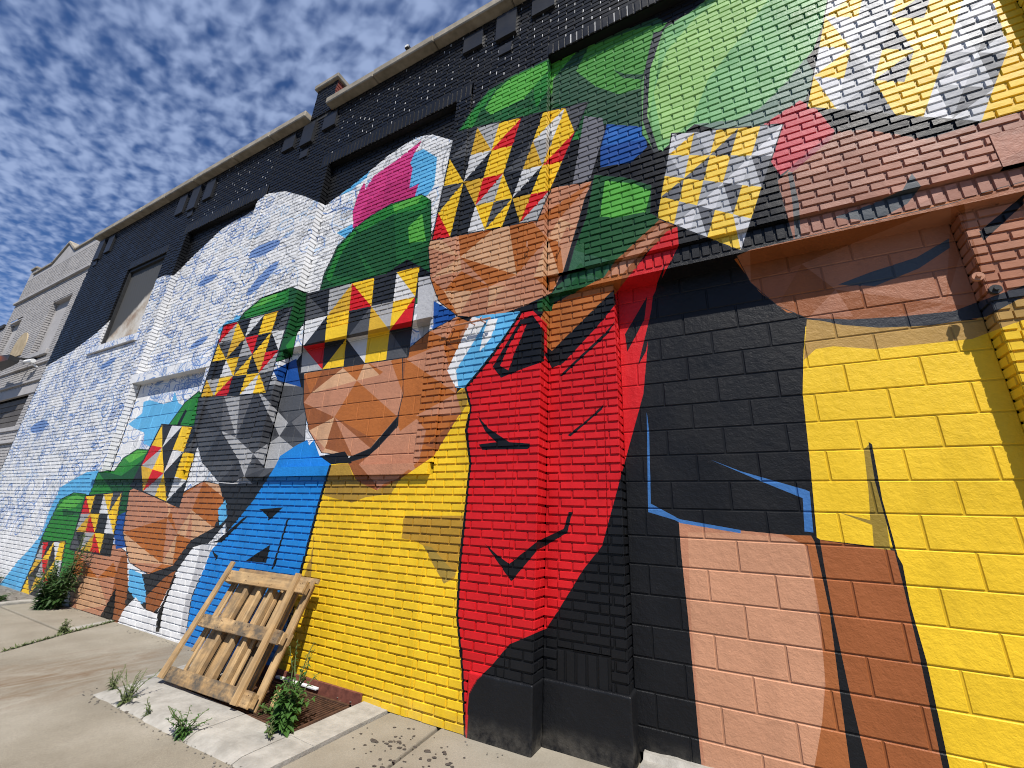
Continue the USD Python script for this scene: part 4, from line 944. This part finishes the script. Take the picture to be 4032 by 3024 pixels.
low = thing('low_grey_building', 'lower grey building with a dark roof edge at the far left', 'building', (0, 0, 0))
lp = Paint(); lb = []
f = Face((-34, YG, 0), X, Z, (0, 0, 14.5, 6.55), GREY); lay(f, bricks=lb, mortar=lp)
for ar, m in lb:
    lp.merge(m)
lp.define('wall', M_GREYWALL, low)
obj('roof_edge', bx(-34, -19.5, YG - .05, YG + .3, 6.55, 6.68, .01), M_BLACKMETAL, low)
obj('core', bx(-34, -19.5, YG + .1, 12, 0, 6.5), M_CORE, low)

# wall lamp with an amber light, and its small fellow, the white camera
lamp = thing('wall_lamp', 'black box lamp with an amber light on the grey building', 'wall lamp', (-15.6, 2.80, 4.78))
hull = trimesh.convex.convex_hull(np.array([(-.9, .18, .14), (.62, .10, -.02), (-.9, -.14, .20), (.62, -.08, .02), (-.9, .18, -.14), (.62, .10, -.17), (-.9, -.14, -.12), (.62, -.08, -.15)])); hull.apply_scale((1, 1, .82))
obj('housing', hull, M_BLACKMETAL, lamp)
obj('bracket', cat_(tube([(.2, .05, .05), (.2, .4, .12)], .03), bx(.1, .3, .38, .41, .02, .22)), M_BLACKMETAL, lamp)
M_AMBER = usdkit.material(stage, L + 'amber_light', {'e': ('emission', {'color': (1.0, 0.22, 0.05), 'strength': 2.0})}, [], surface='e.emission')
lens = trimesh.creation.icosphere(2, .09); lens.apply_scale((1.2, .5, 1)); lens.apply_translation((-.10, -.155, .0))
obj('lens', lens, M_AMBER, lamp, smooth=True)
cc = thing('security_camera', 'small white security camera on the grey wall near the mural corner', 'camera', (-14.93, 3.05, 4.74))
body = trimesh.creation.cylinder(.05, .30, sections=16); body.apply_transform(trimesh.transformations.rotation_matrix(math.pi / 2, (0, 1, .15)))
obj('body', body, M_WHITEPLASTIC, cc, smooth=40); obj('mount', tube([(.05, .0, -.02), (.08, .12, -.10), (.08, .15, -.10)], .022), M_WHITEPLASTIC, cc, smooth=40)
fl = thing('roof_floodlight', 'tiny dark floodlight on a stalk on the coping', 'floodlight', (-3.70, 3.06, 8.215))
obj('stalk', tube([(0, 0, -.02), (0, 0, .13)], .008), M_BLACKMETAL, fl); obj('head', cat_(bx(-.035, .035, -.03, .03, .11, .17, .006)), M_BLACKMETAL, fl)
obj('lens', bx(-.026, .026, -.037, -.031, .12, .16), M_WHITEPLASTIC, fl)
# eye bolts, a rebar peg and two anchor bolts on the wall
pipe = thing('wall_rod', 'thin rusty rod held by hooks on the tan paint', 'rod', (-2.05, Y0 - .07, 0))
M_TANMETAL = noisy('tan_painted_metal', (0.36, 0.165, 0.09), (0.44, 0.20, 0.115), 20.0, 0.5)
obj('rod', tube([(-.42, 0, 3.335), (.16, 0, 3.345)], .009), M_TANMETAL, pipe)
for x in (-.30, -.06, .06): obj('hook', tube([(x, .08, 3.35), (x, .0, 3.33), (x, -.02, 3.35), (x, -.005, 3.37)], .006), M_TANMETAL, pipe)
def eyebolt(x, y, z, label, mat, r=.03):
    e = thing('anchor_bolt', label, 'bolt', (x, y, z))
    h = trimesh.creation.cylinder(r, .02, sections=14); h.apply_transform(trimesh.transformations.rotation_matrix(math.pi / 2, (1, 0, 0))); h.apply_translation((0, -.02, 0))
    n = trimesh.creation.cylinder(r * .5, .035, sections=6); n.apply_transform(trimesh.transformations.rotation_matrix(math.pi / 2, (1, 0, 0))); n.apply_translation((0, -.03, 0))
    obj('plate', h, mat, e, smooth=40); obj('nut', n, mat, e)
k1 = to_plane([(2118, 600)], np.array([0, YR, 0.0]), X, Z)[0]; k2 = to_plane([(2146, 629)], np.array([0, YR, 0.0]), X, Z)[0]
eyebolt(k1[0] - .02, YR, k1[1], 'brown painted anchor bolt on the right brick pier above the black line', M_TANMETAL)
eyebolt(k2[0], YR, k2[1], 'black painted anchor bolt on the black line of the right brick pier', M_BLACKMETAL)
for i, (px, py, lab) in enumerate([((2083), 975, 'hooked nail in the tan paint left of the corner of the big bay'), (2208, 978, 'hooked nail in the smooth stone right of the corner of the big bay')]):
    pxs = (1600 + (1335, 1680)[i] * .36166) / SHEET, (800 + (495, 495)[i] * .36166) / SHEET
    yy = (Y0, YU)[i]; q = to_plane([pxs], np.array([0, yy, 0.0]), X, Z)[0]
    nl = obj('wall_nail', tube([(q[0], yy + .01, q[1]), (q[0], yy - .05, q[1] - .01), (q[0], yy - .05, q[1] + .05)], .006), M_TANMETAL); meta(nl, lab, 'nail')

# ------------------------------------------------------------------ cellar grate in its raised concrete surround
AP = 0.045
gx0, gx1, gy0, gy1 = -4.30, -2.90, 2.46, 3.02
apron = thing('grate_surround', 'raised pale concrete surround round the iron grate, its front edge crumbling', 'concrete surround')
arng = random.Random(5)
def kerbpiece(x0, x1, y0, y1, rough_front=True):
    nx, ny = max(2, int((x1 - x0) / .06)), max(2, int((y1 - y0) / .05))
    xs, ys = np.linspace(x0, x1, nx), np.linspace(y0, y1, ny); v = []
    for x in xs:
        for y in ys:
            d = min(y - y0, 1.0) if rough_front else 1.0
            AP = float(np.interp(x, [-4.9, -3.4, -2.7], [.034, .04, .014]))
            if x0 < -4.7: d = min(d, x - x0)
            n = meshkit.fbm(np.array([x * 6, y * 6, 1.7]), 4, 9)
            drop = AP * max(0.0, 1 - d / .09) ** 2 * (0.75 + .6 * n)
            yy = y + ((n - .5) * .05 if y == y0 and rough_front else 0); x_ = x - (.22 * (y - 2.06) if x == x0 and x0 < -4.7 else 0)
            v.append((x_, yy, float(ground_z(x)) + AP - drop + (n - .5) * .008))
    f = []
    for i in range(nx - 1):
        for j in range(ny - 1):
            a = i * ny + j; f += [(a, a + ny, a + ny + 1), (a, a + ny + 1, a + 1)]
    border = [i * ny for i in range(nx)] + [(nx - 1) * ny + j for j in range(1, ny)] + [i * ny + ny - 1 for i in range(nx - 2, -1, -1)] + [j for j in range(ny - 2, 0, -1)]
    n0 = len(v)
    for b in border: v.append((v[b][0], v[b][1], -.14))
    for i in range(len(border)):
        a, b = i, (i + 1) % len(border); f += [(border[a], n0 + a, n0 + b), (border[a], n0 + b, border[b])]
    return trimesh.Trimesh(np.array(v), np.array(f), process=False)
obj('kerb_piece', kerbpiece(-4.74, -3.40, 2.06, gy0), M_WHITECURB, apron, smooth=40)
obj('kerb_piece', kerbpiece(-3.392, -2.885, 2.06, gy0), M_WHITECURB, apron, smooth=40)
obj('kerb_piece', kerbpiece(-2.877, -2.64, 2.06, gy0), M_WHITECURB, apron, smooth=40)
obj('kerb_piece', kerbpiece(gx1, -2.64, gy0 + .004, 3.2, False), M_WHITECURB, apron, smooth=40)
obj('kerb_piece', kerbpiece(-4.82, gx0, gy0 + .004, 3.2, False), M_WHITECURB, apron, smooth=40)
grate = thing('cellar_grate', 'rusty iron bar grate in the pavement beside the pallet', 'grate', (0, 0, 0))
gz = 0.022
obj('frame', cat_(bx(gx0, gx1, gy0, gy0 + .02, gz - .05, gz + .012), bx(gx0, gx1, gy1 - .02, gy1, gz - .05, gz + .012), bx(gx0, gx0 + .02, gy0, gy1, gz - .05, gz + .012), bx(gx1 - .02, gx1, gy0, gy1, gz - .05, gz + .012)), M_RUST, grate)
nb_ = 44
for i in range(1, nb_):
    x = gx0 + (gx1 - gx0) * i / nb_
    obj('bar', bx(x - .005, x + .005, gy0 + .02, gy1 - .02, gz - .035, gz + .004), M_RUST, grate)
obj('cross_bar', bx(gx0 + .02, gx1 - .02, 2.73, 2.745, gz - .04, gz - .008), M_RUST, grate)
obj('pit', cat_(bx(gx0, gx1, gy0, 3.16, -.5, -.45)), M_GAP, grate)
sl = obj('timber_scrap', bx(-.02, .02, -.22, .22, -.012, .012, .004), M_WOODY); meta(sl, 'narrow timber scrap lying on the grate by the wall', 'timber')
UsdGeom.Xformable(sl).AddTranslateOp().Set(Gf.Vec3d(-3.52, 2.80, gz + .018)); UsdGeom.Xformable(sl).AddRotateZOp().Set(48)
st = obj('metal_strip', bx(-3.95, -3.40, 3.085, 3.12, gz + .0, gz + .018, .004), M_METALW); meta(st, 'bright metal strip at the foot of the wall behind the grate', 'metal strip')
obj('cellar_lintel', bx(-4.3, -2.92, 3.128, 3.15, -.2, .075), M_REDBRICK, bld)

# ------------------------------------------------------------------ the pallet
pal = thing('wooden_pallet', 'weathered wooden pallet leaning against the blue and yellow wall', 'pallet')
P0 = np.array([-4.52, 2.375, 0.098]); P1 = np.array([-3.40, 2.420, 0.092]); PT = np.array([-4.70, 2.865, 0.955])
ex = (P1 - P0) / np.linalg.norm(P1 - P0); ey = (PT - P0) / np.linalg.norm(PT - P0); ez = np.cross(ex, ey); ez /= np.linalg.norm(ez)
mx4 = Gf.Matrix4d(1.0)
for i, r in enumerate((ex, ey, ez)): mx4.SetRow(i, Gf.Vec4d(*map(float, r), 0))
mx4.SetRow(3, Gf.Vec4d(*map(float, P0), 1))
UsdGeom.Xformable(pal).ClearXformOpOrder(); UsdGeom.Xformable(pal).AddTransformOp(UsdGeom.XformOp.PrecisionDouble, 'lean').Set(mx4)
prng = random.Random(21)
def board(name, x0, x1, y0, y1, z0, z1, along, ragged=0.0, label=None, mat=None):
    """A sawn board with a slight warp, nibbled edges and, where it broke, a ragged end."""
    n = 14; v = []; f = []
    L0, L1 = (x0, x1) if along == 'x' else (y0, y1)
    w0, w1 = (y0, y1) if along == 'x' else (x0, x1)
    bow, tw, ph = prng.uniform(-.004, .004), prng.uniform(-.006, .006), prng.uniform(0, 6)
    c = .003
    prof = [(w0 + c, z0), (w1 - c, z0), (w1, z0 + c), (w1, z1 - c), (w1 - c, z1), (w0 + c, z1), (w0, z1 - c), (w0, z0 + c)]
    for i in range(n + 1):
        t = i / n; l = L0 + (L1 - L0) * t
        for (w, z) in prof:
            e = prng.uniform(-.0012, .0012)
            lw = l
            if i == n and ragged: lw = l - ragged * abs(math.sin(w * 190 + ph)) * prng.uniform(.5, 1)
            if i == 0: lw = l + prng.uniform(0, .003)
            zz = z + bow * math.sin(t * math.pi) + tw * (t - .5) * ((w - w0) / (w1 - w0) - .5) * 2
            v.append((lw, w + e, zz) if along == 'x' else (w + e, lw, zz))
    k = len(prof)
    for i in range(n):
        for q in range(k):
            a, b = i * k + q, i * k + (q + 1) % k; f += [(a, b, b + k), (a, b + k, a + k)]
    for i, rev in ((0, True), (n, False)):
        for q in range(1, k - 1):
            t = (i * k, i * k + q, i * k + q + 1); f.append(t[::-1] if rev else t)
    m = trimesh.Trimesh(np.array(v), np.array(f), process=False)
    if along == 'y': m.invert()
    m.fix_normals()
    return obj(name, m, mat or (M_WOODX if along == 'x' else M_WOODY), pal, label=label)
# front layer: the two long rails, the three cross boards behind them, blocks, deck slats at the back
board('rail', .0, .058, .005, 1.03, -.026, .0, 'y'); board('rail', .985, 1.045, -.005, 1.0, -.034, .0, 'y')
board('cross_board', .055, 1.14, .0, .105, -.052, -.030, 'x', label='lowest cross board, weathered grey and nailed', mat=M_WOODG)
board('cross_board', .05, 1.13, .43, .535, -.052, -.030, 'x', label='middle cross board, weathered black', mat=M_WOODG)
board('cross_board', .05, 1.145, .845, .955, -.052, -.030, 'x')
for y in (.01, .44, .85):
    for x in (.0, 1.055): obj('spacer_block', bx(x, x + (.085 if x > .5 else .05), y, y + .09, -.125 if x < .5 else -.10, -.053, .003), M_WOODX, pal)
for x0, x1, y0, y1, rg in ((.085, .115, .10, .99, .0), (.145, .285, .03, .93, .06), (.298, .358, .02, .97, .02), (.385, .455, .02, .985, .0), (.488, .545, .03, .92, .02), (.585, .64, .04, .90, .03), (.655, .69, .35, .95, .01), (.715, .765, .03, .86, .03), (.80, .845, .40, .96, .01), (.90, .945, .02, .98, .0), (1.075, 1.13, .0, 1.0, .0)):
    board('deck_slat', x0, x1, y0, y1, -.148, -.127, 'y', rg)
for x0, x1 in ((.10, .20), (.24, .33), (.37, .46), (.52, .60), (.68, .77), (.84, .93), (1.0, 1.09)):  # second slat layer, added so the gaps between deck slats read dark
    board('back_slat', x0, x1, .02, .98, -.205, -.185, 'y', .0)
nails = []
for y in (.03, .075, .455, .51, .875, .925):
    for x in (.075, .095, .34, .36, .54, .70, .72, 1.085, 1.105):
        n_ = trimesh.creation.cylinder(.0035, .004, sections=6); n_.apply_translation((x + prng.uniform(-.006, .006), y + prng.uniform(-.006, .006), -.0295)); nails.append(n_)
obj('nails', cat_(*nails), M_RUST, pal, kind='stuff')
board('deck_slat', .03, .075, .25, 1.0, -.148, -.127, 'y', .0)
for x in (.33, .52, .69): board('stringer', x, x + .04, .02, .96, -.125, -.075, 'y')
board('end_board', -.01, 1.15, .985, 1.03, -.17, -.15, 'x')
board('back_board', .0, 1.13, .46, .55, -.17, -.15, 'x')

# ------------------------------------------------------------------ weeds
def weed(name, label, loc, h, stems, leaf, mat, seed, spread=.5, low=0.0, cat='weed', dens=26, lean=(0, 0), toothed=False):
    r = random.Random(seed); t = thing(name, label, cat, loc)
    sm, lv, lf = [], [], []
    for s in range(stems):
        az, sp = r.uniform(0, 6.283), spread * r.uniform(.15, 1) * h; hh = h * r.uniform(.45, 1) if s else h
        pts = []
        for i in range(7):
            q = i / 6; pts.append(np.array([math.cos(az) * sp * q ** 1.5 + lean[0] * q * hh + r.uniform(-.01, .01), math.sin(az) * sp * q ** 1.5 + lean[1] * q * hh + r.uniform(-.01, .01), hh * q]))
        sm.append(tube(pts, np.linspace(.004, .0015, 7) * (1 + h), 5))
        for k in range(dens):
            q = low + (1 - low) * (k + r.random()) / dens; i = min(5, int(q * 6)); base = pts[i] + (pts[i + 1] - pts[i]) * (q * 6 - i)
            a = r.uniform(0, 6.283); ll = leaf * r.uniform(.5, 1.15) * (1.15 - .7 * q); up = r.uniform(-.2, .75)
            d = np.array([math.cos(a), math.sin(a), up]); d /= np.linalg.norm(d); w = np.cross(d, [0, 0, 1]); w /= np.linalg.norm(w) + 1e-9
            w = w * ll * (.17 if not toothed else .24); n = np.cross(w, d); n /= np.linalg.norm(n) + 1e-9; dr = r.uniform(.1, .45) * ll
            b0 = len(lv)
            mid = base + d * ll * .5; tip = base + d * ll - np.array([0, 0, dr])
            lv += [base, mid + w + n * .08 * ll, mid - w + n * .08 * ll, mid, tip]
            lf += [(b0, b0 + 1, b0 + 3), (b0, b0 + 3, b0 + 2), (b0 + 1, b0 + 4, b0 + 3), (b0 + 3, b0 + 4, b0 + 2)]
    obj('stems', cat_(*sm), M_STEM, t)
    obj('leaves', (np.array(lv), np.array(lf)), mat, t, kind='stuff')
gzx = lambda x: float(ground_z(x))
weed('tall_weed', 'bushy green weed growing at the right front corner of the grate', (-2.98, 2.47, .05), .30, 16, .10, M_LEAF, 1, .62, toothed=True, dens=30)
weed('tall_weed', 'thin tall green weed stalk rising beside the grate', (-3.02, 2.55, .05), .52, 5, .075, M_LEAF, 2, .30, toothed=True, dens=22)
weed('pavement_weed', 'leftmost greyish weed at the corner of the concrete surround', (-4.66, 2.15, gzx(-4.66)), .20, 5, .05, M_LEAFG, 3, .35)
weed('pavement_weed', 'wide greyish weed spreading over the left end of the concrete surround', (-4.33, 2.10, gzx(-4.33)), .22, 9, .05, M_LEAFG, 4, .9)
weed('pavement_weed', 'small dry sprig in the joint under the middle of the pallet', (-3.97, 2.10, gzx(-3.97)), .13, 3, .035, M_LEAFG, 5, .3, dens=14)
weed('pavement_weed', 'bright green weed at the front of the concrete surround right of the pallet foot', (-3.46, 2.08, gzx(-3.4)), .20, 9, .055, M_LEAF, 6, .8)
weed('pavement_weed', 'tiny sprig in the crack left of the bushy weed', (-2.93, 2.34, .04), .11, 4, .035, M_LEAFG, 7, .5, dens=12)
weed('pavement_weed', 'light green seedling growing out of the grate bars', (-3.32, 2.58, .02), .10, 3, .085, M_LEAF, 8, .7, dens=8)
weed('pavement_weed', 'weed tuft in the pavement crack left of the pallet', (-7.10, 2.60, gzx(-7.1)), .14, 8, .06, M_LEAFG, 9, .9)
weed('wall_bush', 'dark green bush against the wall at the far left', (-8.75, 2.93, gzx(-8.8)), .62, 34, .17, M_LEAFD, 10, .75, cat='bush', dens=34)
weed('wall_bush', 'tall leaning stalk of dark leaves above the bush by the wall', (-8.65, 2.98, gzx(-8.8)), 1.0, 7, .15, M_LEAFD, 11, .16, cat='bush', dens=34, lean=(.18, 0))
weed('pavement_weed', 'small weed at the foot of the blue paint at the far left edge', (-11.6, 3.05, gzx(-11.6)), .22, 9, .13, M_LEAFD, 12, .9, dens=16)
weed('pavement_weed', 'low weed in the gravel at the left edge below the pale strip', (-9.75, 2.72, gzx(-9.75)), .10, 9, .09, M_LEAFD, 13, 1.3, dens=16)
# small growth along the crack
cv, cf, r = [], [], random.Random(31)
for i in range(260):
    t = r.random(); x = -7.02 + t * (-.33) if r.random() < .5 else -6.62 - .4 * t; y = 2.61 + t * .6 if x < -7.02 else 2.0 + .6 * t
    a, l = r.uniform(0, 6.28), r.uniform(.02, .05); z = gzx(x); b = len(cv); d = np.array([math.cos(a), math.sin(a)]) * l
    cv += [(x - d[1] * .2, y + d[0] * .2, z), (x + d[1] * .2, y - d[0] * .2, z), (x + d[0], y + d[1], z + l * r.uniform(.3, 1))]; cf.append((b, b + 1, b + 2))
g = obj('crack_weeds', (np.array(cv), np.array(cf)), M_LEAFG, kind='stuff'); meta(g, 'tiny weeds filling the crack across the pavement', 'weeds')
# tar spots, gravel
r = random.Random(8); parts = []
for i in range(95):
    x, y = r.gauss(-2.05, .28), r.gauss(2.72, .16)
    if y > 3.1 or (x < -2.62): continue
    s = abs(r.gauss(0, .009)) + .004; n = 9
    ring = [(x + s * (1 + r.uniform(-.35, .35)) * math.cos(k * 6.283 / n), y + s * (1 + r.uniform(-.35, .35)) * math.sin(k * 6.283 / n) * .8, float(ground_z(x)) + .0035) for k in range(n)]
    parts.append(trimesh.Trimesh(np.array([(x, y, float(ground_z(x)) + .004)] + ring), np.array([(0, k + 1, (k + 1) % n + 1) for k in range(n)]), process=False))
g = obj('tar_spots', cat_(*parts), M_TAR, kind='stuff'); meta(g, 'dark tar spots splashed on the pavement right of the grate', 'spots')
parts = []
for i in range(420):
    if i < 240: x, y = r.uniform(-13, -9.55), r.uniform(1.5, 3.1)
    elif i < 340: x, y = r.uniform(-4.9, -2.7), 2.05 + r.gauss(0, .03)
    else: x, y = r.uniform(-9.2, -1.5), r.uniform(3.02, 3.14)
    s = r.uniform(.003, .008) * (1.9 if i < 240 else 1)
    m = trimesh.creation.icosphere(0, s); m.vertices *= [r.uniform(.7, 1.4), r.uniform(.7, 1.4), r.uniform(.4, .9)]; m.apply_translation((x, y, float(ground_z(x)) + .004)); parts.append(m)
g = obj('loose_gravel', cat_(*parts), M_DIRT, kind='stuff'); meta(g, 'loose gravel and crumbs along the wall and kerb', 'gravel')
# crumbling footing along the right-hand bay
fv = []
nx_, ny_ = 90, 8
for i in range(nx_):
    x = -.70 + (2.6) * i / (nx_ - 1)
    for j in range(ny_):
        y = 3.30 + .22 * j / (ny_ - 1); n = meshkit.fbm(np.array([x * 9, y * 9, .3]), 4, 2)
        fv.append((x, y - .03 * (n - .5) * (j == 0), (.002 if j == 0 else .03 + .035 * n + .03 * (j > 4))))
ff = [(i * ny_ + j, (i + 1) * ny_ + j, (i + 1) * ny_ + j + 1) for i in range(nx_ - 1) for j in range(ny_ - 1)] + [(i * ny_ + j, (i + 1) * ny_ + j + 1, i * ny_ + j + 1) for i in range(nx_ - 1) for j in range(ny_ - 1)]
obj('footing', (np.array(fv), np.array(ff)), M_WHITECURB, bld, smooth=30)
